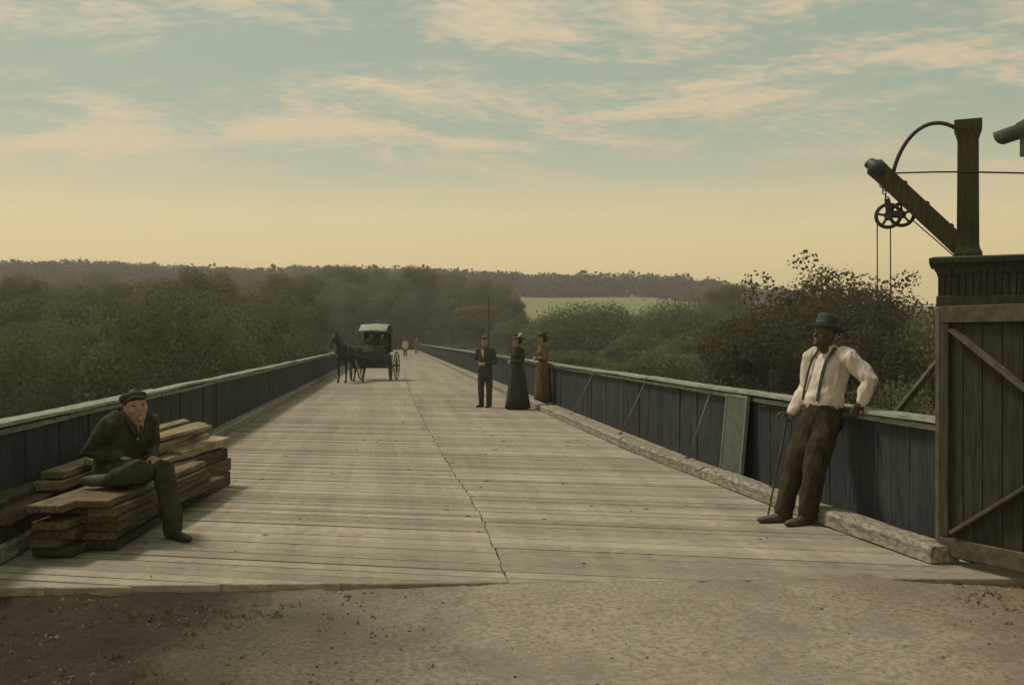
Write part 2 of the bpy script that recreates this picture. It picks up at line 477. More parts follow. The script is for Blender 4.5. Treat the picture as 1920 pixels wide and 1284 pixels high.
# ------------------------------------------------------------------ terrain, river, field
PROF = [(-200, -.45), (5.6, -.45), (6.6, -.7), (9, -2.6), (14, -6.5), (20, -9.4), (40, -9.4), (60, -6.5), (100, -4), (150, 0), (200, 3.8), (260, 9.2),
        (330, 14.8), (450, 23), (600, 35), (1000, 42)]
def hgt(x, y):
    z = lerp_line(PROF, y)
    if y > 45:
        z += 1.3 * noise.noise(Vector((x * .02, y * .02, 3.1))) * min(1, (y - 45) / 60)
        left = min(1, max(0, (60 - x) / 220))
        z += 8 * left * min(1, max(0, (y - 280) / 220))
        z -= 11 * min(1, max(0, (x - 105) / 70)) * min(1, max(0, (y - 200) / 160))
        # the road's corridor beyond the river stays below the deck
        if y < 175:
            k = min(1, max(0, (abs(x) - 7) / 8))
            z = min(z, -.7) * (1 - k) + z * k
    return z
xs = sorted(set(list(np.arange(-900, 1001, 50.)) + list(np.arange(-200, 200, 12.)) + list(np.arange(-16, 17, 2.))))
ys = sorted(set([-200, -80, -30, -10, 0, 4, 5.5, 6.0, 6.3, 6.6, 7.5, 9, 11, 14, 17, 20, 25, 30, 35, 40] + list(np.arange(45, 340, 9.)) + list(np.arange(340, 1001, 30.))))
tv = [(x, y, hgt(x, y)) for y in ys for x in xs]
nx = len(xs)
tf = [(j * nx + i, j * nx + i + 1, (j + 1) * nx + i + 1, (j + 1) * nx + i) for j in range(len(ys) - 1) for i in range(nx - 1)]
tag(link('terrain', mk('terrain', tv, tf, True), M['terrain']), kind='structure')
tag(MB().box((-900, 13, -9.0), (1000, 47, -8.7)).build('river', M['water']), kind='structure')
fxs, fys = np.arange(24, 104, 4.), np.arange(215, 372, 4.)
fv = [(x + 3 * noise.noise(Vector((x * .05, y * .05, 9))), y, hgt(x, y) + .35) for y in fys for x in fxs]
ff = [(j * len(fxs) + i, j * len(fxs) + i + 1, (j + 1) * len(fxs) + i + 1, (j + 1) * len(fxs) + i) for j in range(len(fys) - 1) for i in range(len(fxs) - 1)]
tag(link('field', mk('field', fv, ff, True), M['field']), kind='structure')

# approach road of earth in front of the bridge
ES_ = .085
gx, gy = np.arange(-6.2, 7.21, .04), np.arange(2.2, 7.15, .04)
rh = random.Random(77)
prints = [(rh.choice([.4, .4, 1.9, -1.2, 2.8]) + rh.gauss(0, .25), rh.uniform(3.6, 6.2), rh.uniform(.035, .06), rh.uniform(.006, .016)) for _ in range(110)]      # hoof and heel marks
gv = []
for y in gy:
    for x in gx:
        rough_l = min(1, max(.22, (-x - .1) / 1.4)) + min(1, max(0, (x - 3.4) / .8))
        z = -.020 + rough_l * (.020 * noise.noise(Vector((x * 2.3, y * 2.3, 0))) + .020 * noise.noise(Vector((x * 7, y * 7, 4))) + .014 * noise.noise(Vector((x * 19, y * 19, 8)))) - .020 * rough_l - .012 * min(1, max(0, (-x + .3) / 1.2))
        # dust has drifted up over the plank ends in the middle of the road
        k = min(1, max(0, (x - .1) / .8)) * min(1, max(0, (3.55 - x) / .35))
        ye = 6.27 + .12 * noise.noise(Vector((x * .9, 3, 1))) + .10 * noise.noise(Vector((x * 4, 3, 1))) + .05 * noise.noise(Vector((x * 11, y * 6, 1)))
        dr = -.020 + .028 * min(1, max(0, (y - 5.3) / .8)) - .05 * max(0, y - ye + .22)
        if y > 6.30 - ES_ * (x - .7): z = min(z, -.058)
        z -= (.012 * math.exp(-((x + .35) / .09) ** 2) + .012 * math.exp(-((x - 1.15) / .09) ** 2) + .01 * math.exp(-((x - 2.5) / .1) ** 2)) * (.6 + .4 * noise.noise(Vector((x, y * 3, 7))))
        z = z * (1 - k) + k * max(-.06, dr + .006 * noise.noise(Vector((x * 7, y * 7, 4))))
        for hx, hy, hr, hd_ in prints:
            q = ((x - hx) ** 2 + (y - hy) ** 2 * .6) / (hr * hr)
            if q < 6: z -= hd_ * (math.exp(-q) - .45 * math.exp(-((q - 1.8) ** 2)))
        gv.append((x, y, z))
gn = len(gx)
gf = [(j * gn + i, j * gn + i + 1, (j + 1) * gn + i + 1, (j + 1) * gn + i) for j in range(len(gy) - 1) for i in range(gn - 1)]
def dirt_mat():
    m = surf('approach_earth', (.16, .138, .10), (.345, .30, .225), 30, rough=1, bump=.5, bdist=.012, c3=(.19, .163, .118), s3=1.2, f3=.75, spec=.1, detail=12, lo=.3, hi=.62)
    N, L = m.node_tree.nodes, m.node_tree.links
    b = N['Principled BSDF']
    src = b.inputs['Base Color'].links[0].from_socket
    # trampled pale track in the middle, dark cindery soil along the left verge and reddish soil at the right
    tc = N.new('ShaderNodeTexCoord'); sp = N.new('ShaderNodeSeparateXYZ'); L.new(tc.outputs['Object'], sp.inputs[0])
    no = N.new('ShaderNodeTexNoise'); no.inputs['Scale'].default_value = 1.1; no.inputs['Detail'].default_value = 6; L.new(tc.outputs['Object'], no.inputs['Vector'])
    def edge(x0, x1, col, prev):
        ad = N.new('ShaderNodeMath'); ad.operation = 'MULTIPLY_ADD'; ad.inputs[1].default_value = 1.5
        L.new(no.outputs['Fac'], ad.inputs[0]); L.new(sp.outputs['X'], ad.inputs[2])
        mr = N.new('ShaderNodeMapRange'); mr.inputs['From Min'].default_value = x0 + .75; mr.inputs['From Max'].default_value = x1 + .75
        L.new(ad.outputs[0], mr.inputs[0])
        mx = N.new('ShaderNodeMixRGB'); mx.blend_type = 'MULTIPLY'; mx.inputs[2].default_value = (*col, 1)
        L.new(mr.outputs[0], mx.inputs[0]); L.new(prev, mx.inputs[1])
        return mx.outputs[0]
    o1 = edge(.7, -1.3, (.16, .145, .14), src)
    o2 = edge(2.5, 4.0, (.66, .57, .50), o1)
    L.new(o2, b.inputs['Base Color'])
    return m
tag(link('road', mk('road', gv, gf, True), dirt_mat()), kind='structure')
# earth behind the camera and to the sides, just lower
tag(MB().box((-60, -60, -.4), (60, 5.9, -.155)).build('ground', M['dirt']), kind='structure')
# pebbles and clods
pb = MB()
for k in range(6500):
    x = random.uniform(-5, 5.5) if k % 2 else random.uniform(-4.5, .2); y = random.uniform(2.6, 6.28 - .085 * min(0, x - .7))
    if -.4 < x < 3.2 and random.random() < .8: continue
    s = random.uniform(.004, .014) * (2.0 if random.random() < .05 else 1)
    rot = Matrix.Rotation(random.uniform(0, 6), 3, 'Z')
    pts = [rot @ Vector(p) * s for p in ((1.2, 0, 0), (-.2, 1, 0), (-1, .2, .1), (.1, -1, 0), (.1, .1, .9), (0, 0, -.6))]
    pts = [p * random.uniform(.8, 1.2) + Vector((x, y, -.024 - .024 * min(1, max(0, (-x - .1) / 1.4)) - .012 * min(1, max(0, (-x + .3) / 1.2)))) for p in pts]
    pb.add(pts, [(0, 1, 4), (1, 2, 4), (2, 3, 4), (3, 0, 4), (1, 0, 5), (2, 1, 5), (3, 2, 5), (0, 3, 5)])
tag(link('gravel', mk('gravel', pb.v, pb.f), M['stone_bit']), 'small pebbles and clods scattered over the earth road', None, kind='stuff')

wd_ = []; wt = []
rg = random.Random(15)
for k in range(230):
    if rg.random() < .85: x0, y0 = rg.uniform(-4.5, -.6), 6.3 - abs(rg.gauss(0, .9)) - .1
    else: x0, y0 = rg.uniform(3.5, 5.2), rg.uniform(4.0, 6.2)
    zb = -.04 - .012 * min(1, max(0, (-x0 + .3) / 1.2))
    for q in range(rg.randint(5, 13)):
        a = rg.uniform(0, 6.28); l = rg.uniform(.008, .030) * (1.6 if k % 9 == 0 else 1); r_ = rg.uniform(0, .035); w_ = rg.uniform(.001, .0028)
        c = Vector((x0 + math.cos(a) * r_, y0 + math.sin(a) * r_, zb)); o2 = Vector((math.cos(a), math.sin(a), 0))
        sd2 = Vector((-o2.y, o2.x, 0)) * w_
        m1 = c + o2 * l * .35 + Vector((0, 0, l * .7)); t1 = c + o2 * l * .9 + Vector((0, 0, l * .8))
        wd_ += [c - sd2, c + sd2, m1 + sd2 * .8, t1, m1 - sd2 * .8]; wt.append(rg.random())
wme = mk('weeds', wd_, [tuple(range(i * 5, i * 5 + 5)) for i in range(len(wt))])
wa = wme.attributes.new('tint', 'FLOAT', 'FACE'); wa.data.foreach_set('value', np.array(wt, np.float32))
tag(link('weeds', wme, M['grass']), 'thin weeds and grass sprouting along the verges of the earth road', None, kind='stuff')

# ------------------------------------------------------------------ bridge deck: skewed planks butting on a wandering seam
deck = link('bridge_deck', None, loc=(0, BR0, 0)); tag(deck, kind='structure')
SEAM = [(5, .72), (6.5, .73), (8.9, .76), (12.9, .64), (17.7, .54), (28, .39), (60, .3), (152, 0)]
TS = math.tan(SKEW)
ES = .085       # the deck's end is cut slightly out of square
def clip(poly, y0):
    poly = [(x, y + ES * (x - .7)) for x, y in poly]
    out = []
    for i in range(len(poly)):
        a, b = poly[i], poly[(i + 1) % len(poly)]
        if a[1] >= y0: out.append(a)
        if (a[1] >= y0) != (b[1] >= y0):
            t = (y0 - a[1]) / (b[1] - a[1]); out.append((a[0] + (b[0] - a[0]) * t, y0))
    return [(x, y - ES * (x - .7)) for x, y in out]
def plank_prism(mb, poly, zt, zb, tilt=0):
    n = len(poly)
    top = [(x, y - BR0, zt + tilt * (x)) for x, y in poly]
    ins = []
    cx = sum(p[0] for p in poly) / n; cy = sum(p[1] for p in poly) / n
    bev = [(x + (.012 if x < cx else -.012) * .5, y - BR0 + (.006 if y < cy else -.006), zt + tilt * x) for x, y in poly]
    low = [(x, y - BR0, zt - .006 + tilt * x) for x, y in poly]
    bot = [(x, y - BR0, zb) for x, y in poly]
    mb.rings([bot, low, bev])
def row_y(u, x):      # skewed row line
    return u - TS * x
u = BR0 - TS * 3.3 - .3
count = 0
far = MB()
rows_done = 0
while True:
    w = random.uniform(.14, .22)
    if u - TS * 4.3 > BR1: break
    gapL = random.choice([.003, .005, .008, .016, .024]) if u < 11 else (random.choice([.003, .004, .005, .009, .014]) if u < 30 else .005)
    gapR = random.choice([.002, .002, .003, .004, .009]) if u < 30 else .004
    yc = u
    sx = lerp_line(SEAM, yc) + random.uniform(-.010, .010)
    for side in (0, 1):
        x0, x1 = ((-3.32 + random.uniform(-.04, .04), sx - random.uniform(.001, .008)) if side == 0 else (sx + random.uniform(.001, .008), 4.32 + random.uniform(-.04, .04)))
        g = gapL if side == 0 else gapR
        j = random.uniform(-.004, .004)
        nseg = 1
        p = [(x0, row_y(u, x0) + g / 2), (x1, row_y(u, x1) + g / 2 + j), (x1, row_y(u, x1) + w - g / 2 + j), (x0, row_y(u, x0) + w - g / 2)]
        e0 = BR0 + (random.choice([.0, .015, .01, -.02]) if side == 0 else random.uniform(-.02, .0))
        q = clip(p, e0)
        if len(q) < 3: continue
        area = 0.5 * abs(sum(q[i][0] * q[(i + 1) % len(q)][1] - q[(i + 1) % len(q)][0] * q[i][1] for i in range(len(q))))
        if area < .02: continue
        zt = random.uniform(-.004, .004)
        if count < 300:
            mb = MB(); plank_prism(mb, q, zt, -.075)
            mb.build('plank', M['deck'], deck)
            count += 1
        else:
            plank_prism(far, q, zt * .5, -.075)
    u += w
tag(far.build('plank_rows', M['deck'], deck), kind='stuff')
# end sill, joists and girders underneath
sl = MB().box((-3.3, .36, -.40), (4.3, .39, -.05)); sl.build('end_sill', M['under'], deck)
un = MB().box((-3.25, .40, -.14), (4.25, BR1 - BR0, -.030)); un.build('dust_bed', M['dirt'], deck)
gd = MB()
for x in (-3.0, .5, 3.6): gd.box((x - .15, .2, -1.2), (x + .15, BR1 - BR0, -.145))
gd.build('girder', M['under'], deck)
# splinters and chips lying on the planks
ch = MB()
for k in range(110):
    y = random.uniform(6.6, 30); x = random.uniform(-2.4, 3.1)
    l = random.uniform(.012, .06); a = random.gauss(-SKEW, .5)
    d = Vector((math.cos(a), math.sin(a), 0)); n = Vector((-d.y, d.x, 0)); c = Vector((x, y - BR0, .006))
    wd = random.uniform(.002, .007)
    ch.add([c - d * l, c + n * wd, c + d * l, c - n * wd, c + Vector((0, 0, .008))], [(0, 1, 4), (1, 2, 4), (2, 3, 4), (3, 0, 4)])
tag(ch.build('splinters', M['gate'], deck), kind='stuff')

# ------------------------------------------------------------------ kerbs
def kerb(name, tab, sgn, label, height, width, seg):
    root = thing(name, label, 'kerb beam', (lerp_line(tab, BR0), BR0, 0))
    ox, oy = root.location.x, root.location.y
    y = BR0 + .12
    def timber(mb, y0, y1, fine):
        n = max(2, int((y1 - y0) / fine))
        rs = []
        for i in range(n + 1):
            yy = y0 + (y1 - y0) * i / n
            x = lerp_line(tab, yy) - ox
            k = lambda s: noise.noise(Vector((yy * 2.1, s, sgn * 3 + y0)))
            k2 = lambda s: noise.noise(Vector((yy * 9, s, sgn * 5 + y0)))
            c = .022 + .028 * max(0, k(1)) + .03 * max(0, k2(2) - .12)       # chipped, worn road-side arris
            t = height + .010 * k(7) + .004 * k2(9)
            a = sgn
            pr = [(0, .012), (a * .004 + a * .006 * k(3), t * .5), (0 + a * .008 * k2(4), t - c), (a * c * 1.2, t), (a * (width - .02), t - .004), (a * width, t - .02 + .01 * k2(5)), (a * width, .012)]
            rs.append([Vector((x + px, yy - oy, pz)) for px, pz in pr])
        mb.rings(rs)
    while y < 46:
        l = random.uniform(3.0, 4.6)
        mb = MB(); timber(mb, y, y + l - random.uniform(.012, .03), .06 if y < 24 else .3)
        mb.build('timber', M['kerb'], root)
        y += l
    mb = MB()
    while y < BR1 - 1:
        timber(mb, y, min(BR1, y + 4) - .03, 1.0); y += 4
    tag(mb.build('timber_run', M['kerb'], root), kind='stuff')
    return root
kR = kerb('kerb_beam', KERB_R, 1, 'worn pale timber kerb along the right side of the deck', .135, .22, 4)
kL = kerb('kerb_beam', KERB_L, -1, 'worn pale timber kerb along the left side of the deck', .14, .2, 4)

# ------------------------------------------------------------------ board parapets
def board_mesh(w, h, th, seed):
    rnd = random.Random(seed)
    mb = MB()
    t = rnd.uniform(-.006, .006)
    mb.box((-th / 2, -w / 2, 0), (th / 2, w / 2, h))
    me = mb.mesh('board', bevel=.004)
    return me
def parapet(label, tab, sgn, top, y0):
    root = thing('bridge_parapet', label, 'parapet', (lerp_line(tab, y0), y0, 0))
    ox, oy = root.location.x, root.location.y
    bms = [board_mesh(.267, top - .03, .026, s) for s in range(3)]
    y = y0 + .14; i = 0
    while y < 62:
        x = lerp_line(tab, y); x2 = lerp_line(tab, y + .1)
        o = link('board', bms[i % 3], M['tarred'], root, (x - ox + random.uniform(-.007, .007), y - oy, .0 + random.uniform(-.012, .0)),
                 (random.gauss(0, .004), random.gauss(0, .006), math.atan2(-(x2 - x), .1) + random.gauss(0, .015)))
        y += .27; i += 1
    far = MB()
    while y < BR1:
        x = lerp_line(tab, y) - ox + random.uniform(-.006, .006)
        far.box((x - .013, y - oy - .13, 0), (x + .013, y - oy + .13, top - .03)); y += .27
    tag(far.build('board_run', M['tarred'], root), kind='stuff')
    # outer posts and mid rail, cap rail in lengths, side rail just under the cap
    y = y0 + .2
    while y < 60:
        x = lerp_line(tab, y) - ox
        MB().box((x + sgn * .03 - (.10 if sgn < 0 else 0), y - oy - .06, -.2), (x + sgn * .03 + (.10 if sgn > 0 else 0), y - oy + .06, top - .05)).build('post', M['tarred'], root, bevel=.005)
        y += 2.4
    y = y0
    def prof(mb, ya, yb, sx, wid, z0, th, fine, seed):
        n = max(2, int((yb - ya) / fine)); rs = []
        for i in range(n + 1):
            yy = ya + (yb - ya) * i / n
            x = lerp_line(tab, yy) - ox + sx + .006 * noise.noise(Vector((yy * .8, seed, 0)))
            z = z0 + .014 * noise.noise(Vector((yy * .45, seed, 2))) + .004 * noise.noise(Vector((yy * 4, seed, 2)))
            tl = .010 * noise.noise(Vector((seed * 3.7, 1, ya)))
            rs.append([Vector((x - wid / 2, yy - oy, z - tl)), Vector((x - wid / 2 + .006, yy - oy, z + th - tl)), Vector((x + wid / 2 - .006, yy - oy, z + th + tl)), Vector((x + wid / 2, yy - oy, z + tl))])
        mb.rings(rs)
    k = 0
    while y < 62:
        l = random.uniform(3.4, 5.0)
        mb = MB(); prof(mb, y, y + l - .008, 0, .21, top - .018 + random.uniform(0, .010), .028, .25, k + sgn)
        mb.build('cap_rail', M['rail'], root)
        mb = MB(); prof(mb, y + .03, y + l - .03, -sgn * .032, .034, top - .085, .042, .4, k + sgn + 40)
        mb.build('side_rail', M['rail'], root)
        y += l; k += 1
    mb = MB()
    prof(mb, y, BR1, 0, .21, top - .022, .035, 2.0, 77)
    prof(mb, y, BR1, -sgn * .032, .034, top - .115, .07, 2.0, 78)
    tag(mb.build('rail_run', M['rail'], root), kind='stuff')
    return root
pR = parapet('dark tarred board parapet with pale cap rail on the right', FENCE_R, 1, 1.0, 6.42)
pL = parapet('dark tarred board parapet with pale cap rail on the left', FENCE_L, -1, .95, 5.9)
# slanting iron rods from the parapet down to the right kerb
def rel(root, p): return Vector(p) - root.location
for y in (9.2, 11.6, 14.7, 18.6):
    a = Vector((lerp_line(KERB_R, y) + .17, y, .11)); b = Vector((lerp_line(FENCE_R, y + .14) - .05, y + .14, .93))
    MB().tube([rel(pR, a), rel(pR, b)], .0085, 6).build('brace_rod', M['rod'], pR, True)
    MB().box(rel(pR, a) - Vector((.03, .05, -.022)), rel(pR, a) + Vector((.03, .05, .035))).build('rod_foot', M['iron'], pR, bevel=.005)
for y in (9.6, ):
    a = Vector((lerp_line(KERB_L, y) - .05, y, .13)); b = Vector((lerp_line(FENCE_L, y + .1) + .04, y + .05, .86))
    MB().tube([rel(pL, a), rel(pL, b)], .007, 6).build('brace_rod', M['tarred'], pL, True)
pl = MB()
for a, b in ((-.02, -.02), (.02, .02), (-.02, .02), (.02, -.02)):
    pl.ball(rel(pR, (lerp_line(FENCE_R, 10.1) - .018, 10.1 + a, .90 + b)), (.01, .014, .014), 8, 6)
pl.build('bolt_plate', M['rod'], pR, True)
for px, py in ((3.91, 6.545), ):
    MB().box(rel(pR, (px - .025, py - .03, -.1)), rel(pR, (px + .035, py + .03, 1.84))).build('end_post', M['gate_rail'], pR, bevel=.008)

# ------------------------------------------------------------------ notice board leaning on the right parapet
def notice_mat():
    m = surf('notice_print', (.105, .108, .095), (.16, .16, .138), 5, rough=.9, bump=.1)
    N, L = m.node_tree.nodes, m.node_tree.links
    b = N['Principled BSDF']; src = b.inputs['Base Color'].links[0].from_socket
    tc = N.new('ShaderNodeTexCoord'); mp = N.new('ShaderNodeMapping'); mp.inputs['Scale'].default_value = (75, 1, 60)
    L.new(tc.outputs['Object'], mp.inputs[0])
    vo = N.new('ShaderNodeTexNoise'); vo.inputs['Scale'].default_value = 1.0; vo.inputs['Detail'].default_value = 1
    L.new(mp.outputs[0], vo.inputs['Vector'])
    wv = N.new('ShaderNodeTexWave'); wv.bands_direction = 'Z'; wv.inputs['Scale'].default_value = 7.0
    L.new(tc.outputs['Object'], wv.inputs['Vector'])
    mu = N.new('ShaderNodeMath'); mu.operation = 'MULTIPLY'; L.new(vo.outputs['Fac'], mu.inputs[0]); mu.inputs[1].default_value = 1.0
    rp = N.new('ShaderNodeValToRGB'); rp.color_ramp.elements[0].position = .47; rp.color_ramp.elements[1].position = .56
    rp.color_ramp.elements[1].color = (.8, .8, .8, 1)
    L.new(mu.outputs[0], rp.inputs[0])
    mx = N.new('ShaderNodeMixRGB'); mx.inputs[2].default_value = (.045, .045, .04, 1)
    L.new(rp.outputs[0], mx.inputs[0]); L.new(src, mx.inputs[1]); L.new(mx.outputs[0], b.inputs['Base Color'])
    return m
nb = thing('notice_board', 'pale notice board of small print leaning on the right parapet', 'notice board', (3.82, 10.70, .05))
v0, v1 = Vector((0, 0, 0)), Vector((.085, .0, .90))
ax = Vector((0.0, .66, 0)); up = (v1 - v0); hh = up.length; up.normalize()
nn = up.cross(ax.normalized()).normalized()
px_ = nn.cross(up).normalized()
Mx = Matrix((px_, nn, up)).transposed()
def nbp(mb, name, mat):
    me = mb.mesh(name, bevel=.002)
    o = link(name, me, mat, nb); o.rotation_euler = Mx.to_euler(); return o
nbp(MB().box((-.31, -.010, .0), (.31, .010, hh)), 'panel', notice_mat())
for x in (-.33, .33): nbp(MB().box((x - .02, -.02, -.02), (x + .02, .02, hh + .02)), 'frame_strip', M['gutter_grey'])
for z in (0, hh): nbp(MB().box((-.309, -.018, z - .018), (.309, .018, z + .018)), 'frame_strip', M['gutter_grey'])

# ------------------------------------------------------------------ open gate leaf on the right
gate = thing('plank_gate', 'dark plank gate leaf with crossed braces standing open', 'gate', (3.90, 6.50, .04), math.atan2(-1, .40))
# local x runs along the leaf toward the viewer, local y toward the road is negative
GL, GH = 2.25, 1.80
nbw = .15
for i in range(15):
    x = .02 + i * nbw
    MB().box((x, .0, .03 + random.uniform(-.006, .006)), (x + nbw - .005, .024, GH - .03 + random.uniform(-.008, .008))).build('board', M['gate'], gate, bevel=.003)
MB().box((0, -.032, .02), (GL, -.002, .15)).build('bottom_rail', M['gate_rail'], gate, bevel=.005)
MB().box((0, -.032, GH - .12), (GL, -.002, GH)).build('top_rail', M['gate_rail'], gate, bevel=.005)
MB().box((0, -.030, .155), (.07, -.003, GH - .125)).build('stile', M['gate'], gate, bevel=.005)
MB().box((GL - .09, -.030, .155), (GL, -.003, GH - .125)).build('stile', M['gate'], gate, bevel=.005)
MB().beam((.10, -.018, .19), (GL - .13, -.018, GH - .17), .026, .085, (0, 1, 0)).build('brace', M['gate_rail'], gate, bevel=.004, rot=(0, 0, 0))
MB().beam((.10, -.026, GH - .17), (GL - .13, -.026, .19), .026, .085, (0, 1, 0)).build('brace', M['gate_rail'], gate, bevel=.004)
for z in (.30, GH - .28):
    MB().box((-.05, .026, z - .025), (.5, .034, z + .025)).build('strap_hinge', M['iron'], gate, bevel=.003)

# ------------------------------------------------------------------ crane on its boarded base beyond the parapet
TH = math.atan(215 / 1800)
cb = thing('crane_base', 'narrow vertical-board shed with moulded cornice carrying the crane', 'shed', (5.31, 8.43, 0), -TH - R(25))
for (xa, xb, ya, yb, n, axis) in ((-.25, 1.5, -.30, -.28, 30, 0), (-.25, 1.5, .28, .30, 30, 0), (-.25, -.23, -.28, .28, 9, 1), (1.48, 1.5, -.28, .28, 9, 1)):
    for i in range(n):
        if axis == 0:
            w = (xb - xa) / n; p, q = (xa + i * w + .004, ya + random.uniform(-.003, .003), -4.5), (xa + (i + 1) * w - .004, yb, 2.20)
        else:
            w = (yb - ya) / n; p, q = (xa + random.uniform(-.003, .003), ya + i * w + .004, -4.5), (xb, ya + (i + 1) * w - .004, 2.20)
        MB().box(p, q).build('board', M['shed'], cb)
MB().box((-.225, -.275, -4.5), (1.475, .275, 2.19)).build('core', M['under'], cb)
pr = [(0, 2.20), (.02, 2.20), (.035, 2.25), (.06, 2.29), (.085, 2.30), (.085, 2.345), (0.05, 2.36)]
cm = MB()
rs = []
for o_, z in pr:
    rs.append([Vector((-.24 - o_, -.29 - o_, z)), Vector((1.49 + o_, -.29 - o_, z)), Vector((1.49 + o_, .29 + o_, z)), Vector((-.24 - o_, .29 + o_, z))])
cm.rings(rs); cm.build('cornice', M['shed'], cb)
MB().box((-.265, -.318, 1.90), (1.515, .318, 2.0)).build('belt_rail', M['gate_rail'], cb, bevel=.006)
MB().beam((-.66, -.80, .84), (-.25, -.36, 1.40), .045, .055).build('brace', M['gate_rail'], cb, bevel=.006)

crane = thing('jib_crane', 'dark timber jib crane with curved iron stay and twin pulley wheels', 'crane', (5.31, 8.43, 2.36), -TH - R(25))
z0 = 2.36
def sq(mb, prof_):      # square-section turned post
    mb.rings([[Vector((a * s, b * s, z)) for a, b in ((-1, -1), (1, -1), (1, 1), (-1, 1))] for s, z in prof_])
mb = MB(); sq(mb, [(.125, .002), (.12, .05), (.102, .09), (.096, .12), (.090, 1.10), (.094, 1.13), (.112, 1.19), (.118, 1.20), (.118, 1.285), (.10, 1.29)])
mb.build('post', M['crane'], crane, bevel=.004)
tip = Vector((-.80, 0, .90)); foot = Vector((-.05, 0, .10))
MB().beam(foot, tip, .13, .17).build('boom', M['crane'], crane, bevel=.008)
bd = (tip - foot).normalized(); bn = Vector((-bd.z, 0, bd.x))
if bn.z < 0: bn = -bn
mb = MB(); mb.tube([tip - bd * .04, tip + bd * .03, tip + bd * .065], [.092, .095, .06], 14, True)
mb.ball(tip + bd * .09 + Vector((-.02, 0, -.02)), .035)
mb.build('iron_cap', M['iron'], crane, True)
for t in (.26, .52, .80):
    c = tip.lerp(foot, t)
    MB().tube([c + bn * .06, c + bn * .10], [.022, .018], 8).build('bolt', M['iron'], crane)
pts = []
for t in np.linspace(0, 1, 18):
    p0, p1, p2, p3 = Vector((-.09, 0, 1.22)), Vector((-.34, 0, 1.42)), Vector((-.58, 0, 1.20)), Vector((-.655, 0, .84))
    pts.append(p0 * (1 - t) ** 3 + p1 * 3 * t * (1 - t) ** 2 + p2 * 3 * t * t * (1 - t) + p3 * t ** 3)
MB().tube(pts, .019, 8).build('curved_stay', M['iron'], crane, True)
MB().tube([(-.66, -.02, .845), (-.3, -.08, .82), (.0, -.105, .795), (.6, -.08, .74), (1.6, 0, .66)], .008, 6).build('tie_rod', M['iron'], crane, True)
# chain links
cl = [Vector((-.78, 0, .80)) + Vector((.012, 0, -.033)) * k for k in range(7)]
for k, p in enumerate(cl):
    MB().torus(p, (0, 1, 0) if k % 2 == 0 else (1, .2, 0), .017, .006, n=12, m=5).build('chain_link', M['iron'], crane, True)
def sheave(c, r):
    root = MB().torus(c, (0, 1, 0), r * .86, r * .14, .022, 28, 8).build('pulley_wheel', M['iron'], crane, True)
    s_ = MB()
    for k in range(5):
        a = 2 * math.pi * k / 5 + .4; d = Vector((math.cos(a), 0, math.sin(a)))
        s_.beam(Vector(c) + d * r * .15, Vector(c) + d * r * .85, .02, r * .34, (0, 1, 0))
    s_.build('spoke', M['iron'], root)
    MB().disc(c, (0, 1, 0), r * .3, .07, 14).build('hub', M['iron'], root)
    return root
p1c, p2c = Vector((-.695, -.03, .435)), Vector((-.575, .04, .45))
sheave(p1c, .128); sheave(p2c, .124)
mb = MB()
for dy in (-.045, .05):
    mb.beam(Vector((-.705, dy, .60)), Vector((-.685, dy, .40)), .012, .05, (1, 0, 0))
    mb.beam(Vector((-.70, dy, .46)), Vector((-.56, dy, .44)), .012, .06, (0, 0, 1))
mb.tube([(-.715, -.05, .585), (-.715, .055, .585)], .012, 8)
mb.build('pulley_block', M['iron'], crane, bevel=.003)
r1 = p1c + Vector((-.10, 0, 0)); r2 = p1c + Vector((.02, 0, -.10))
MB().tube([r1, r1 + Vector((.01, 0, -2.5)), r1 + Vector((.02, 0, -6.5))], .006, 6).build('hoist_rope', M['rope'], crane, True)
MB().tube([r2, r2 + Vector((.01, 0, -2.5)), r2 + Vector((.0, 0, -6.4))], .006, 6).build('hoist_rope', M['rope'], crane, True)
MB().tube([p2c + Vector((.09, 0, -.055)), (-.10, -.02, .01)], .006, 6).build('hoist_rope', M['rope'], crane, True)

# ------------------------------------------------------------------ toll house whose eave reaches into view
th = thing('toll_house', 'toll house with its gutter end just showing at the top right', 'house', (4.96, 1.0, -.09))
MB().box((0, 0, -.2), (4, 5.1, 3.05)).build('wall', M['siding'], th)
mb = MB(); mb.rings([[Vector((-.55, y, 3.16)), Vector((2, y, 4.6)), Vector((4.55, y, 3.16)), Vector((4.55, y, 3.24)), Vector((2, y, 4.70)), Vector((-.55, y, 3.24))] for y in (-.4, 5.42)])
mb.build('roof', M['shingle'], th)
gm = MB(); n = 9
out = lambda y: [Vector((-.60 + .075 * math.cos(math.pi + math.pi * k / n), y, 3.19 + .085 * math.sin(math.pi + math.pi * k / n))) for k in range(n + 1)]
inn = lambda y: [Vector((-.60 + .065 * math.cos(2 * math.pi - math.pi * k / n), y, 3.19 + .073 * math.sin(2 * math.pi - math.pi * k / n))) for k in range(n + 1)]
gm.rings([out(y) + inn(y) for y in (-.4, 5.5)]); gm.build('gutter', M['gutter'], th, True)
mb = MB(); mb.rings([[Vector((-.60 + .07 * math.cos(math.pi + math.pi * k / n), y, 3.189 + .08 * math.sin(math.pi + math.pi * k / n))) for k in range(n + 1)] for y in (5.47, 5.503)]); mb.build('gutter_end', M['gutter'], th)
MB().box((-.63, 5.20, 2.97), (-.57, 5.26, 3.115)).build('gutter_hook', M['iron'], th)
MB().tube([(-.60, 5.02, 3.13), (-.60, 5.02, 3.02), (-.3, 5.02, 2.85), (-.04, 5.0, 2.72), (-.04, 5.0, .0)], .032, 10).build('downpipe', M['gutter'], th, True)

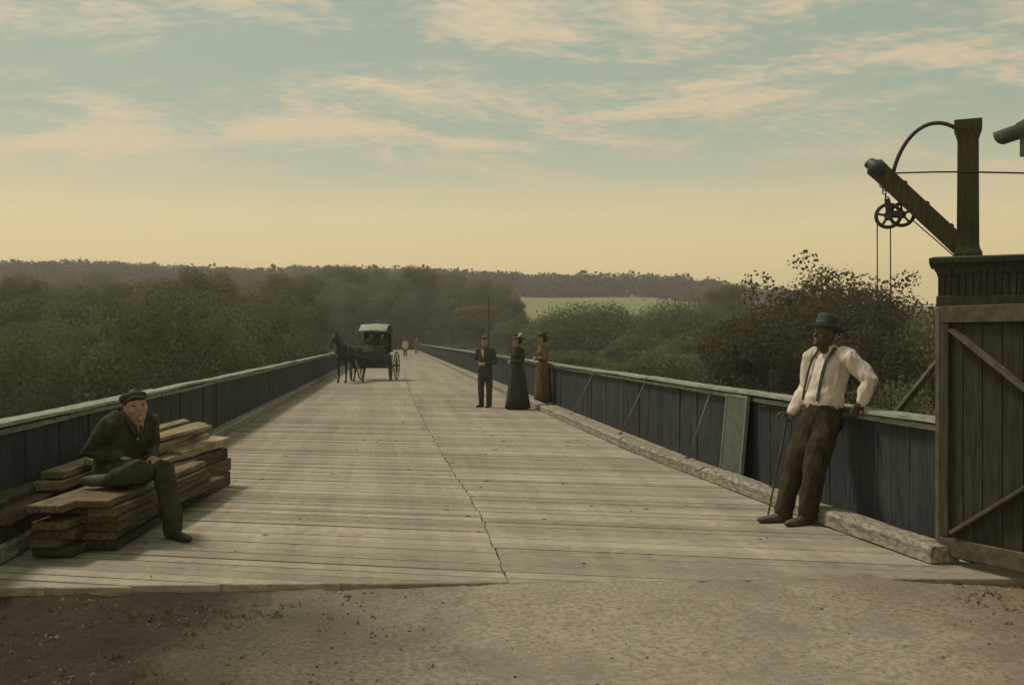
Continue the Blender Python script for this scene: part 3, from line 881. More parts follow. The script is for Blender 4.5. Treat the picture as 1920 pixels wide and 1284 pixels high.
# ------------------------------------------------------------------ stacked lumber on the left
def lumber(name, p, ang, l, w, t, label, tilt=0.0, roll=0.0, seed=0, group='loose timbers of the lumber pile', mat='lumber'):
    rnd = random.Random(seed)
    mb = MB(); n = 7; rs = []
    bow = rnd.uniform(-.012, .012)
    for i in range(n):
        y = l * i / (n - 1)
        b = bow * math.sin(math.pi * i / (n - 1))
        k = rnd.uniform(-.003, .003)
        e = rnd.uniform(-.02, .02) if i in (0, n - 1) else 0
        rs.append([Vector((-w / 2 + b, y + e, 0 + k)), Vector((w / 2 + b, y + e * .4, 0 + k)), Vector((w / 2 + b, y - e, t + k)), Vector((-w / 2 + b, y - e * .3, t + k))])
    mb.rings(rs)
    o = mb.build(name, M[mat], None, bevel=.006)
    o.location = p; o.rotation_euler = (tilt, roll, ang)
    return tag(o, label, 'timber', group)
pa = -.10
ordinal = ['bottom', 'second', 'third', 'fourth', 'fifth', 'top']
k = 0
rl = random.Random(4)
z = .012
for li in range(6):
    t = [.075, .062, .07, .066, .07, .06][li]
    ws = [(.30, .25), (.22, .30), (.28, .24), (.25, .29), (.31, .21), (.26, .25)][li]
    x = -2.66 + rl.uniform(-.03, .03)
    for ci, w in enumerate(ws):
        cx = x + w / 2 + .012
        x += w + rl.uniform(.008, .03)
        lab = '%s layer plank of the front lumber stack, %s' % (ordinal[li], 'nearest the roadway' if ci == 1 else 'nearest the parapet')
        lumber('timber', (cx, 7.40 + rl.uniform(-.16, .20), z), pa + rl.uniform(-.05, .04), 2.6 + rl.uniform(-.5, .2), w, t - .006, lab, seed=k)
        k += 1
    z += t
loose = [((-2.90, 7.05, .15), .02, 2.6, .20, .10, 'dark squared timber lying on the left kerb below the seated man', 0, 0),
         ((-2.86, 7.30, .26), .03, 2.2, .18, .09, 'short dark timber laid over the left kerb timber', 0, 0),
         ((-2.84, 8.35, .45), -.04, 2.9, .19, .06, 'long pale-edged timber behind the seated man, next to the parapet', 0.0, 0),
         ((-2.84, 8.25, .36), -.02, 2.8, .24, .075, 'wide board under the pale-edged timber next to the parapet', 0, 0),
         ((-2.40, 8.75, .425), -.15, 2.1, .27, .05, 'bright flat board on the pile right of the seated man', .0, 0),
         ((-2.42, 9.2, .485), -.20, 1.6, .13, .055, 'slanting timber on top of the bright flat board', .03, .10),
         ((-2.62, 9.15, .50), -.06, 1.7, .13, .07, 'upper timber with its end jutting out near the parapet', .035, -.12),
         ((-2.66, 8.7, .51), -.22, 1.5, .10, .05, 'narrow stick lying askew behind the seated man', .02, .2),
         ((-2.17, 9.3, .31), -.15, 1.55, .19, .105, 'squared timber at the far right end of the pile', .0, 0),
         ((-2.10, 9.6, .17), -.14, 1.3, .20, .13, 'squared timber under the far right end timber', 0, 0),
         ((-2.06, 9.75, .012), -.12, 1.1, .22, .15, 'lowest squared timber at the far right of the pile', 0, 0),
         ((-2.20, 9.75, .425), -.22, 1.2, .20, .085, 'short pale timber with cut end at the far tip of the pile', .02, .08),
         ((-2.60, 9.0, .555), -.16, 1.9, .16, .05, 'pale board topmost on the pile, reaching towards its far tip', .03, .05, 'lumber_lit'),
         ((-2.52, 8.95, .60), -.30, 1.7, .12, .04, 'narrow pale board fanned across the top of the pile', .035, .06, 'lumber_lit'),
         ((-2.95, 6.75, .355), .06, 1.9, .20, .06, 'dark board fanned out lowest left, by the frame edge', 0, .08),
         ((-2.38, 9.15, .545), -.12, 1.7, .20, .045, 'pale split board topmost on the pile beside the roadway edge', .03, .03, 'lumber_lit'),
         ((-2.70, 9.5, .60), -.24, 1.5, .09, .05, 'pale stick jutting up at the far tip of the pile', .05, .3, 'lumber_lit'),
         ((-2.42, 10.0, .56), -.26, 1.0, .11, .07, 'short pale block end on the far tip of the pile', .06, .2, 'lumber_lit'),
         ((-2.52, 9.9, .20), -.06, 1.2, .28, .16, 'heavy timber under the far tip of the pile', 0, 0),
         ((-2.52, 9.9, .02), -.06, 1.2, .32, .17, 'heavy timber on the deck under the far tip of the pile', 0, 0)]
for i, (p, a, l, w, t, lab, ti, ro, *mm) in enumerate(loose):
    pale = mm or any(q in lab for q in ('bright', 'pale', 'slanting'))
    lumber('timber', p, a, l, w, t, lab, ti, ro, seed=50 + i, mat='lumber_lit' if pale else 'lumber')

# ------------------------------------------------------------------ people
def hand(mb, wrist, d, nrm, side=1, curl=.5, s=1.0):
    """palm with four bent fingers and a thumb; d = pointing direction, nrm = palm normal"""
    w = Vector(wrist); d = Vector(d).normalized(); nrm = Vector(nrm); nrm = (nrm - d * nrm.dot(d)).normalized()
    sd_ = d.cross(nrm) * side
    mb.ell([w - d * .02 * s, w + d * .03 * s, w + d * .075 * s], [(.026 * s, .019 * s), (.038 * s, .016 * s), (.040 * s, .014 * s)], sd_, 12)
    for i, (o, l) in enumerate(((-.030, .066), (-.010, .075), (.010, .071), (.029, .056))):
        p = w + d * .075 * s + sd_ * o * s
        a1, a2 = curl * .7, curl * 1.7
        q = p + (d * math.cos(a1) + nrm * math.sin(a1)) * l * .5 * s
        r_ = q + (d * math.cos(a2) + nrm * math.sin(a2)) * l * .5 * s
        mb.tube([p - d * .015, p, q, r_], [.0095 * s, .0095 * s, .009 * s, .0075 * s], 8, True)
    p = w + d * .02 * s - sd_ * .03 * s
    q = p + (d * .7 - sd_ * .6 + nrm * .3).normalized() * .035 * s
    r_ = q + (d * .95 - sd_ * .1 + nrm * .45).normalized() * .032 * s
    mb.tube([p, q, r_], [.012 * s, .0105 * s, .009 * s], 8, True)

def rotv(yaw, pitch, roll=0):
    return Matrix.Rotation(yaw, 3, 'Z') @ Matrix.Rotation(-pitch, 3, 'X') @ Matrix.Rotation(roll, 3, 'Y')

def head(mb, c, rot, s=1.0, neck=None):
    """skull, jaw, nose, brow, ears; local y is forward"""
    c = Vector(c)
    P = lambda x, y, z: c + rot @ (Vector((x, y, z)) * s)
    sx = rot @ Vector((1, 0, 0))
    mb.ell([P(0, .022, -.118), P(0, .018, -.10), P(0, .012, -.07), P(0, .004, -.03), P(0, -.004, .02), P(0, -.010, .065), P(0, -.014, .10)],
           [(.028 * s, .032 * s), (.042 * s, .060 * s), (.058 * s, .078 * s), (.068 * s, .091 * s), (.074 * s, .098 * s), (.069 * s, .090 * s), (.044 * s, .060 * s)], sx, 18)
    mb.tube([P(0, .092, .012), P(0, .108, -.018), P(0, .112, -.032)], [.008 * s, .011 * s, .0125 * s], 8, True)
    mb.tube([P(-.042, .078, .026), P(0, .090, .028), P(.042, .078, .026)], .009 * s, 8, True)
    mb.ball(P(0, .086, -.098), .017 * s)
    mb.tube([P(-.020, .082, -.066), P(0, .091, -.064), P(.020, .082, -.066)], .0075 * s, 8, True)
    for k in (-1, 1):
        mb.ell([P(k * .074, -.012, .022), P(k * .076, -.010, -.005), P(k * .072, -.004, -.032)], [(.008 * s, .018 * s), (.009 * s, .017 * s), (.007 * s, .010 * s)], sx, 8)
        mb.ball(P(k * .042, .062, -.030), (.019 * s, .019 * s, .021 * s))
    if neck is not None:
        mb.tube([neck, (Vector(neck) + P(0, -.02, -.07)) / 2, P(0, -.018, -.06)], [.062 * s, .056 * s, .056 * s], 14)
    return P

def shoe(mb, ankle, toe, s=1.0):
    a, t = Vector(ankle), Vector(toe)
    f = t - a; f.z = 0; L_ = f.length; f.normalize()
    sx = Vector((f.y, -f.x, 0))
    g = Vector((a.x, a.y, 0)); zt = t.z
    B = a.z
    def P(u, z): return Vector((a.x, a.y, 0)) + f * u + Vector((0, 0, z))
    base = zt
    mb.ell([P(-.06, base + .035), P(-.03, base + .04), P(.04, base + .045), P(.11, base + .034), P(L_ - .05, base + .028), P(L_ - .01, base + .024)],
           [(.03 * s, .030), (.036 * s, .036), (.038 * s, .042), (.044 * s, .033), (.043 * s, .026), (.03 * s, .02)], sx, 12)
    mb.tube([a + Vector((0, 0, .04)), a, P(.0, base + .05)], [.048 * s, .047 * s, .045 * s], 12, True)
    mb.ell([P(-.07, base + .010), P(0, base + .010), P(.1, base + .010), P(L_ - .03, base + .010)], [(.034 * s, .010), (.038 * s, .010), (.046 * s, .010), (.042 * s, .010)], sx, 10)

def hat_brim(P, mb, crown, brim, hgt_, z, dent=.0, up=.012):
    n = 28
    def ring(a, b, zz, cy=-.006, curl=0):
        return [P(a * math.cos(2 * math.pi * k / n), cy + b * math.sin(2 * math.pi * k / n), zz + curl * math.cos(2 * math.pi * k / n) ** 2) for k in range(n)]
    a, b = crown
    mb.rings([ring(a * .9, b * .9, z - .004), ring(a + brim, b + brim * 1.1, z - .002, curl=up), ring(a + brim, b + brim * 1.1, z + .006, curl=up), ring(a * 1.01, b * 1.01, z + .008),
              ring(a * .985, b * .985, z + hgt_ * .45), ring(a * .93, b * .93, z + hgt_ * .8), ring(a * .78, b * .78, z + hgt_ * .97), ring(a * .45, b * .45, z + hgt_ - dent * .6), ring(a * .1, b * .1, z + hgt_ - dent)])

def face_bits(root, P, eye=True):
    for k in (-1, 1):
        MB().ball(P(k * .033, .086, .004), (.011, .008, .0065), 8, 6).build('eye', M['eye'], root, True)
    MB().tube([P(-.018, .089, -.064), P(0, .0975, -.063), P(.018, .089, -.064)], .0032, 6, True).build('mouth', M['lip'], root, True)

# --- standing man in white shirt, leaning on the right parapet
ang = math.atan2(-.25, -.97) - math.pi / 2
ms = thing('person', 'man in white shirt, suspenders and dark hat leaning on the right parapet', 'person', (3.44, 8.05, 0), ang)
hipL, hipR = Vector((-.10, -.31, .90)), Vector((.10, -.31, .90))
knL, knR = Vector((-.105, -.15, .49)), Vector((.095, -.09, .50))
anL, anR = Vector((-.085, -.08, .10)), Vector((.085, .03, .10))
shL, shR = Vector((-.19, -.42, 1.465)), Vector((.19, -.38, 1.455))
elL, elR = Vector((-.40, -.50, 1.245)), Vector((.29, -.36, 1.14))
wrL, wrR = Vector((-.385, -.405, 1.065)), Vector((.235, -.17, .945))
hc, hrot = Vector((.01, -.345, 1.64)), rotv(R(8), R(-14))
b = MB()
P = head(b, hc, hrot, 1.06, (0, -.40, 1.44))
b.ell([(0, -.31, .86), (0, -.33, 1.05), (0, -.40, 1.3), (0, -.41, 1.44)], [(.13, .09), (.12, .085), (.14, .09), (.13, .07)])
for h_, k_, a_ in ((hipL, knL, anL), (hipR, knR, anR)):
    b.tube([h_, k_, a_], [.07, .05, .04], 10, True)
for s_, e_, w_ in ((shL, elL, wrL), (shR, elR, wrR)):
    b.tube([s_, e_, w_], [.05, .04, .027], 10, True)
hand(b, wrL, (.25, .10, -.35), (.1, .35, -.8), 1, .55)
hand(b, wrR, (.0, .5, -.85), (-.5, .4, .3), -1, 1.1)
b.fuse('body', M['skin_dark'], ms, .0085, 2)
face_bits(ms, P)
b = MB()
b.ell([(0, -.325, 1.00), (0, -.335, 1.08), (0, -.37, 1.2), (0, -.405, 1.32), (0, -.415, 1.42), (0, -.41, 1.485)], [(.175, .146), (.180, .152), (.185, .154), (.190, .148), (.182, .12), (.10, .085)])
b.tube([shL + Vector((.03, 0, 0)), shL + Vector((-.03, 0, -.02)), shL.lerp(elL, .55), elL, elL.lerp(wrL, .5), elL.lerp(wrL, .92)], [.080, .082, .078, .072, .065, .048], 14, True)
b.tube([shR + Vector((-.03, 0, 0)), shR + Vector((.03, 0, -.02)), shR.lerp(elR, .55), elR, elR.lerp(wrR, .5), elR.lerp(wrR, .95)], [.085, .085, .078, .072, .062, .048], 14, True)
b.ell([(0, -.40, 1.46), (0, -.395, 1.52)], [(.11, .075), (.07, .065)])
b.ell([(0, -.325, 1.03), (0, -.33, 1.09)], [(.19, .160), (.192, .164)])
b.fuse('shirt', M['shirt'], ms, .009, 2, .016, 13)
b = MB(); n = 20
b.rings([[Vector((.066 * 1.05 * math.cos(2 * math.pi * k / n), -.393 + .066 * math.sin(2 * math.pi * k / n), z)) * 1 for k in range(n)] for z in (1.495, 1.545)], close=False)
b.build('collar', M['shirt'], ms, True)
b = MB()
b.ell([(0, -.315, .86), (0, -.325, .97), (0, -.333, 1.055)], [(.192, .158), (.19, .16), (.18, .152)])
b.tube([hipL + Vector((0, 0, .04)), hipL.lerp(knL, .4), knL, knL.lerp(anL, .5), anL + Vector((0, -.005, .0)), anL + Vector((0, -.005, -.05))], [.114, .112, .097, .088, .082, .080], 16)
b.tube([hipR + Vector((0, 0, .04)), hipR.lerp(knR, .4), knR, knR.lerp(anR, .5), anR, anR + Vector((0, -.003, -.05))], [.114, .112, .097, .088, .082, .080], 16)
b.fuse('trousers', M['trouser'], ms, .010, 2, .017, 10, 3)
for a_, t_ in ((anL, (-.12, .17, 0)), (anR, (.11, .29, 0))):
    b = MB(); shoe(b, a_, t_, 1.05); b.fuse('shoe', M['leather'], ms, .010, 2)
# suspenders follow the shirt front and back
for k in (-1, 1):
    pts = [Vector((k * .10, -.178, 1.07)), Vector((k * .10, -.202, 1.18)), Vector((k * .10, -.238, 1.32)), Vector((k * .10, -.278, 1.42)), Vector((k * .105, -.36, 1.525)), Vector((k * .10, -.475, 1.495)), Vector((k * .06, -.568, 1.36)), Vector((k * .03, -.55, 1.2)), Vector((k * .05, -.505, 1.07))]
    bb = MB()
    for p, q in zip(pts[:-1], pts[1:]):
        c = Vector((0, -.38, 1.25)); o_ = ((p + q) / 2 - Vector((k * .05, -.38, (p.z + q.z) / 2)))
        o_.z = .3 if (p + q).z / 2 > 1.44 else 0
        bb.beam(p - (q - p) * .06, q + (q - p) * .06, .030, .010, o_)
    bb.build('suspender', M['strap'], ms)
b = MB(); hat_brim(lambda x, y, z: P(x, y, z), b, (.084, .102), .048, .125, .058, .02, .012)
ht = b.build('hat', M['felt'], ms, True)
b = MB(); n = 28
b.rings([[P(.086 * math.cos(2 * math.pi * k / n), -.006 + .104 * math.sin(2 * math.pi * k / n), z) for k in range(n)] for z in (.067, .092)], False)
b.build('hat_band', M['strap'], ht, True)
# the cane he holds
hw = wrR + Vector((0, .5, -.85)).normalized() * .075
cane = thing('walking_cane', 'thin walking cane in the hand of the man in white shirt', 'cane', (0, 0, 0))
mw = Matrix.Translation(ms.location) @ Matrix.Rotation(ang, 4, 'Z')
top = mw @ (hw + Vector((-.005, .02, .02))); bot = mw @ Vector((.30, .045, 0)); bot.z = .012
cane.location = bot
dv = (top - bot)
MB().tube([(0, 0, 0), dv * .5, dv], [.008, .010, .011], 8, True).build('shaft', M['leather'], cane, True)
hk = [dv + Vector((math.cos(a) * .045 - .045, 0, math.sin(a) * .045)) for a in np.linspace(0, math.pi, 9)]
MB().tube(hk, .011, 8, True).build('handle', M['leather'], cane, True)

# --- man sitting on the lumber
f2 = Vector((.84, -.54, 0)); ang2 = math.atan2(f2.y, f2.x) - math.pi / 2
st = thing('person', 'man in dark suit and cap sitting on the lumber pile', 'person', (-2.28, 8.28, 0), ang2)
hc, hrot = Vector((.02, .20, 1.045)), rotv(R(-30), R(-12), R(6))
hipL, hipR = Vector((-.09, .03, .515)), Vector((.10, .02, .515))
knL, anL = Vector((-.05, .44, .54)), Vector((-.02, .56, .10))
knR, anR = Vector((.23, .48, .565)), Vector((.30, .20, .495))
shL, shR = Vector((-.17, .15, .93)), Vector((.18, .10, .935))
elL, elR = Vector((-.24, .10, .68)), Vector((.245, -.07, .69))
wrL, wrR = Vector((-.06, .30, .635)), Vector((.17, .18, .655))
b = MB()
P = head(b, hc, hrot, 1.13, (.01, .13, .90))
b.ell([(0, 0, .53), (0, .01, .66), (0, .06, .82), (0, .11, .92)], [(.13, .09), (.12, .085), (.13, .085), (.12, .065)])
b.tube([hipL, knL, anL], [.07, .05, .04], 10, True); b.tube([hipR, knR, anR], [.07, .05, .04], 10, True)
b.tube([shL, elL, wrL], [.045, .038, .027], 10, True); b.tube([shR, elR, wrR], [.045, .038, .027], 10, True)
hand(b, wrL, (.4, .7, -.1), (0, 0, -1), 1, .5); hand(b, wrR, (-.3, .9, -.15), (0, 0, -1), -1, .5)
b.fuse('body', M['skin'], st, .0085, 2)
face_bits(st, P)
b = MB()
b.ell([(0, -.04, .50), (0, -.03, .60), (0, .0, .70), (0, .045, .82), (0, .09, .90), (0, .115, .965)], [(.20, .18), (.20, .172), (.20, .17), (.208, .165), (.20, .135), (.10, .085)])
b.tube([shL + Vector((.04, 0, .0)), shL, shL.lerp(elL, .5), elL, elL.lerp(wrL, .5), elL.lerp(wrL, .93)], [.085, .082, .074, .066, .056, .048], 14, True)
b.tube([shR + Vector((-.04, 0, .0)), shR, shR.lerp(elR, .5), elR, elR.lerp(wrR, .5), elR.lerp(wrR, .93)], [.088, .088, .08, .073, .062, .052], 14, True)
b.ell([(.05, .05, .50), (.10, .16, .55)], [(.15, .09), (.11, .06)])
b.fuse('jacket', M['suit'], st, .0095, 2, .019, 12, 8)
b = MB()
b.ell([(0, -.02, .50), (0, .0, .58)], [(.17, .15), (.16, .14)])
b.tube([hipL, hipL.lerp(knL, .5), knL, knL.lerp(anL, .45), anL + Vector((0, 0, .03)), anL + Vector((0, 0, -.02))], [.112, .105, .094, .086, .078, .076], 16, True)
b.tube([hipR, hipR.lerp(knR, .5), knR, knR.lerp(anR, .5), anR + Vector((0, .02, 0))], [.112, .105, .094, .08, .066], 16, True)
b.fuse('trousers', M['suit'], st, .0095, 2, .017, 11, 5)
b = MB(); shoe(b, anL, (.04, .81, 0.004), 1.0); b.fuse('shoe', M['dark_leather'], st, .010, 2)
b = MB()
b.ell([(.30, .22, .497), (.31, .14, .487), (.325, .06, .479), (.335, -.03, .472)], [(.050, .048), (.050, .054), (.049, .044), (.038, .030)], (0, 0, 1), 12)
b.fuse('shoe', M['leather'], st, .010, 2)
# shirt front and collar
b = MB()
rs = []
for z, y, w in ((.97, .200, .030), (.91, .224, .042), (.85, .226, .030), (.78, .200, .008)):
    rs.append([Vector((-w, y, z)), Vector((0, y + .008, z)), Vector((w, y, z)), Vector((w, y - .05, z)), Vector((-w, y - .05, z))])
b.rings(rs); b.build('shirt_front', M['collar'], st)
b = MB(); n = 20
b.rings([[Vector((.01 + .066 * math.cos(2 * math.pi * k / n),   .145 + o_ + .070 * math.sin(2 * math.pi * k / n), z + .02 * -math.sin(2 * math.pi * k / n))) for k in range(n)] for z, o_ in ((.945, 0), (.99, .010))], False)
b.build('collar', M['collar'], st, True)
MB().beam((0.0, .238, .955), (.0, .236, .80), .026, .012, (0, 1, 0)).build('necktie', M['strap'], st)
b = MB()
b.ell([P(0, -.045, -.03), P(0, -.035, .02), P(0, -.015, .055), P(0, .0, .075), P(0, -.01, .10)], [(.084, .072), (.090, .098), (.092, .116), (.084, .108), (.05, .06)], hrot @ Vector((1, 0, 0)))
b.ell([P(-.04, .075, .055), P(.03, .085, .062)], [(.02, .018), (.02, .018)], hrot @ Vector((0, 1, 0)), 8)
b.fuse('hair', M['hair'], st, .010, 1)
hb = Matrix.Rotation(R(6), 3, 'X')
PH = lambda x, y, z: P(*(hb @ Vector((x, y, z)) + Vector((0, -.010, .004))))
b = MB()
n = 26
def cp(a, bb_, z, cy): return [PH(a * math.cos(2 * math.pi * k / n), cy + bb_ * math.sin(2 * math.pi * k / n), z) for k in range(n)]
b.rings([cp(.080, .099, .052, -.008), cp(.087, .106, .060, -.010), cp(.096, .113, .080, -.016), cp(.092, .106, .098, -.022), cp(.065, .075, .112, -.026), cp(.01, .012, .116, -.026)])
hto = b.build('cap', M['suit'], st, True)
b = MB()
rs = []
for t in np.linspace(-1, 1, 11):
    a = t * 1.05; x = math.sin(a); c_ = math.cos(a)
    rs.append([PH(.078 * x, .074 * c_ + .012, .052), PH(.080 * x, .074 * c_ + .050 * c_, .038), PH(.080 * x, .074 * c_ + .050 * c_, .044), PH(.078 * x, .074 * c_ + .012, .062)])
b.rings(rs); b.build('cap_peak', M['suit'], hto, True)
b = MB(); b.ell([PH(0, -.10, .085), PH(0, -.075, .118), PH(0, -.03, .122)], [(.05, .02), (.06, .016), (.04, .008)], hrot @ Vector((1, 0, 0)), 12); b.build('crown_patch', M['grey_cloth'], hto, True)
# lapels
for k in (-1, 1):
    b = MB()
    b.rings([[Vector((k * w0, y0, z)), Vector((k * (w0 + .004), y0 + .016, z)), Vector((k * w1, y0 + .004, z)), Vector((k * w1, y0 - .03, z))] for z, w0, w1, y0 in ((.985, .035, .085, .150), (.93, .040, .105, .205), (.87, .032, .085, .228), (.80, .010, .04, .220))])
    b.build('lapel', M['suit'], st)

# --- people further along the deck
def walker(label, loc, rz, coat, legs, hatm, skin, kind='man', h=1.72, hat='cap', armpose='waist', voxel=.016, group=None, flare=1.0):
    k = h / 1.72
    o = thing('person', label, 'person', loc, rz, group)
    V = lambda x, y, z: Vector((x, y, z)) * k
    b = MB()
    P = head(b, V(0, .02, 1.575), rotv(0, R(-4)), k, V(0, -.01, 1.38))
    b.ell([V(0, 0, .86), V(0, 0, 1.05), V(0, -.01, 1.25), V(0, -.01, 1.37)], [(.13, .09), (.11, .08), (.14, .09), (.12, .07)])
    hp = [(V(s * .09, 0, .88), V(s * .10, .02 * s, .48), V(s * .10, .0, .09)) for s in (-1, 1)]
    for t in hp: b.tube(t, [.07 * k, .05 * k, .04 * k], 10, True)
    arms = []
    for s in (-1, 1):
        sh = V(s * .18, -.01, 1.36)
        if armpose == 'waist': el, wr = V(s * .26, -.02, 1.08), V(s * .09, .19, 1.04)
        elif armpose == 'clasp': el, wr = V(s * .235, .0, 1.09), V(s * .06, .20, 1.10)
        else: el, wr = V(s * .24, -.03, 1.09), V(s * .23, .08, .86)
        arms.append((sh, el, wr, s))
        b.tube([sh, el, wr], [.045 * k, .036 * k, .026 * k], 10, True)
        if armpose == 'side': hand(b, wr, (0, .15, -1), (-s, 0, 0), s, .5, k)
        else: hand(b, wr, (-s, .3, 0), (0, -1, -.2), s, .6, k)
    b.fuse('body', skin, o, voxel * .7, 2)
    c = MB()
    if kind == 'man':
        c.ell([V(0, 0, .76), V(0, 0, .9), V(0, 0, 1.06), V(0, -.005, 1.25), V(0, -.01, 1.36), V(0, -.01, 1.425)], [(.18 * k, .135 * k), (.178 * k, .13 * k), (.168 * k, .125 * k), (.185 * k, .13 * k), (.18 * k, .105 * k), (.08 * k, .07 * k)])
    else:
        c.ell([V(0, 0, 1.0), V(0, 0, 1.08), V(0, .01, 1.24), V(0, -.01, 1.36), V(0, -.01, 1.425)], [(.14 * k, .115 * k), (.135 * k, .11 * k), (.165 * k, .135 * k), (.16 * k, .10 * k), (.07 * k, .065 * k)])
    for sh, el, wr, s in arms:
        c.tube([sh - V(s * .03, 0, 0), sh, sh.lerp(el, .5), el, el.lerp(wr, .55), el.lerp(wr, .92)], [x * k for x in (.08, .078, .068, .06, .052, .044)], 12, True)
    c.fuse('jacket' if kind == 'man' else 'bodice', coat, o, voxel, 2, .008, 10, h * 9)
    if kind == 'man':
        t = MB()
        t.ell([V(0, 0, .80), V(0, 0, .95)], [(.16 * k, .12 * k), (.155 * k, .115 * k)])
        for hi, kn, an in hp: t.tube([hi, hi.lerp(kn, .5), kn, kn.lerp(an, .5), an - V(0, 0, .03)], [x * k for x in (.098, .09, .078, .072, .068)], 12, True)
        t.fuse('trousers', legs, o, voxel, 2, .008, 8)
    else:
        t = MB(); n = 30; rs = []
        for z, a, bb_ in ((1.08, .13, .11), (.98, .165, .14), (.8, .195, .18), (.5, .19 + .045 * flare, .18 + .045 * flare), (.25, .19 + .08 * flare, .185 + .08 * flare), (.03, .19 + .115 * flare, .19 + .115 * flare)):
            rs.append([V(a * math.cos(2 * math.pi * q / n) * (1 + (1.05 - z) * .10 * math.cos(7 * 2 * math.pi * q / n + z)), bb_ * math.sin(2 * math.pi * q / n) * (1 + (1.05 - z) * .10 * math.cos(7 * 2 * math.pi * q / n + z)) - .01, z) for q in range(n)])
        t.rings(rs); t.build('skirt', legs, o, True)
    for s in (-1, 1):
        sm = MB(); shoe(sm, V(s * .10, 0, .09), V(s * .125, .23, 0.003), k); sm.fuse('shoe', M['dark_leather'], o, voxel * .8, 1)
    hm = MB(); n = 24
    if hat == 'cap':
        def cp(a, bb_, z, cy): return [P(a * math.cos(2 * math.pi * q / n), cy + bb_ * math.sin(2 * math.pi * q / n), z) for q in range(n)]
        hm.rings([cp(.078, .096, .052, -.010), cp(.095, .115, .085, -.018), cp(.09, .108, .112, -.024), cp(.03, .035, .125, -.024)])
        hm.ell([P(0, .075, .055), P(0, .125, .045)], [(.06 * k, .008), (.045 * k, .006)], (1, 0, 0), 10)
        hm.build('cap', hatm, o, True)
    else:
        hat_brim(lambda x, y, z: P(x, y, z), hm, (.088, .104), .085 if hat == 'wide' else .045, .10, .05, .01, .02)
        ho = hm.build('hat', hatm, o, True)
        if hat == 'wide':
            rb = MB()
            rb.rings([[P(.091 * math.cos(2 * math.pi * q / n), -.006 + .107 * math.sin(2 * math.pi * q / n), z) for q in range(n)] for z in (.060, .085)], False)
            rb.tube([P(-.09, .03, .08), P(-.11, -.02, .13), P(-.06, -.07, .16), P(.02, -.06, .15)], [.02, .03, .03, .015], 8, True)
            rb.build('hat_trim', M['pale_cloth'] if 'black' in label or 'dark' in label else M['black_cloth'], ho, True)
    hr = MB()
    if kind == 'man': hr.ell([P(0, -.035, -.03), P(0, -.032, .03), P(0, -.022, .07)], [(.077 * k, .075 * k), (.079 * k, .085 * k), (.066 * k, .078 * k)])
    else:
        hr.ell([P(0, -.035, -.03), P(0, -.032, .03), P(0, -.022, .07)], [(.083 * k, .085 * k), (.086 * k, .09 * k), (.07 * k, .08 * k)])
        hr.ball(P(0, -.11, -.01), .05 * k)
    hr.fuse('hair', M['hair'], o, .014, 1)
    return o, P
a_, Pa = walker('man in navy suit and cap, hands at his waist, left of the group', (2.07, 22.7, 0), R(150), M['navy'], M['navy'], M['leather'], M['skin'], 'man', 1.70, 'cap', 'waist')
MB().ell([(0, .125, 1.18), (0, .135, 1.34)], [(.008, .015), (.026, .02)]).build('shirt_front', M['collar'], a_, True)
walker('woman in long black dress and trimmed hat, middle of the group', (2.74, 21.9, 0), R(112), M['black_cloth'], M['black_cloth'], M['black_cloth'], M['skin'], 'woman', 1.72, 'wide', 'clasp', flare=.8)
walker('woman in long tan dress and hat by the right parapet', (3.60, 23.7, .004), R(100), M['tan_cloth'], M['tan_cloth'], M['leather'], M['skin'], 'woman', 1.77, 'wide', 'clasp', flare=.2)
walker('distant person in grey walking beside the right parapet', (2.2, 112, 0), R(175), M['grey_cloth'], M['grey_cloth'], M['pale_cloth'], M['skin'], 'man', 1.75, 'felt', 'side', .03)
walker('distant person in pale coat walking in mid-road behind the carriage', (.75, 92, 0), R(182), M['pale_cloth'], M['navy'], M['leather'], M['skin'], 'man', 1.72, 'felt', 'side', .03)

# ------------------------------------------------------------------ horse and covered buggy
hd = Vector((-math.sin(R(12)), -math.cos(R(12)), 0))       # buggy heading
hh_ = Vector((-math.sin(R(30)), -math.cos(R(30)), 0))      # the horse is already turning
rzc = math.atan2(hd.y, hd.x) - math.pi / 2      # local +y is the way they are heading
CL = Vector((-.88, 38.6, 0))
bg = thing('horse_buggy', 'covered black buggy with pale hood top drawn by a horse', 'carriage', CL, rzc)
def wheel(c, r, steer=0.0):
    cx = Vector(c); axv = Vector((math.cos(steer), math.sin(steer), 0))
    root = MB().torus((0, 0, 0), axv, r - .02, .022, .022, 36, 8).build('wheel', M['carriage'], bg, True, loc=cx)
    MB().torus((0, 0, 0), axv, r, .008, .02, 36, 6).build('tyre', M['tyre'], root, True)
    MB().tube([axv * -.10, axv * -.04, axv * .04, axv * .10], [.035, .06, .06, .035], 14).build('hub', M['carriage'], root, True)
    u_, w_ = Vector((-axv.y, axv.x, 0)), Vector((0, 0, 1))
    for k in range(12):
        a = 2 * math.pi * k / 12; d = u_ * math.cos(a) + w_ * math.sin(a)
        MB().tube([d * .05, d * (r - .03)], [.018, .012], 6).build('spoke', M['carriage'], root, True)
for s in (-1, 1):
    wheel((s * .74, -.62, .565), .56)
    wheel((s * .74, .72 + s * .20, .515), .51, R(-20) * -1)
MB().tube([(-.74, -.62, .565), (.74, -.62, .565)], .028, 8).build('axle', M['carriage'], bg)
MB().tube([(-.74, .52, .515), (.74, .92, .515)], .028, 8).build('axle', M['carriage'], bg)
MB().beam((0, -.62, .60), (0, .72, .58), .06, .05).build('reach', M['carriage'], bg, bevel=.005)
bm_ = MB()
def bring(pts): return [Vector(p) for p in pts]
bm_.rings([bring([(-w, -.78, z), (w, -.78, z), (w, y, z), (-w, y, z)]) for w, y, z in ((.46, .62, .50), (.53, .66, .60), (.55, .66, 1.0))])
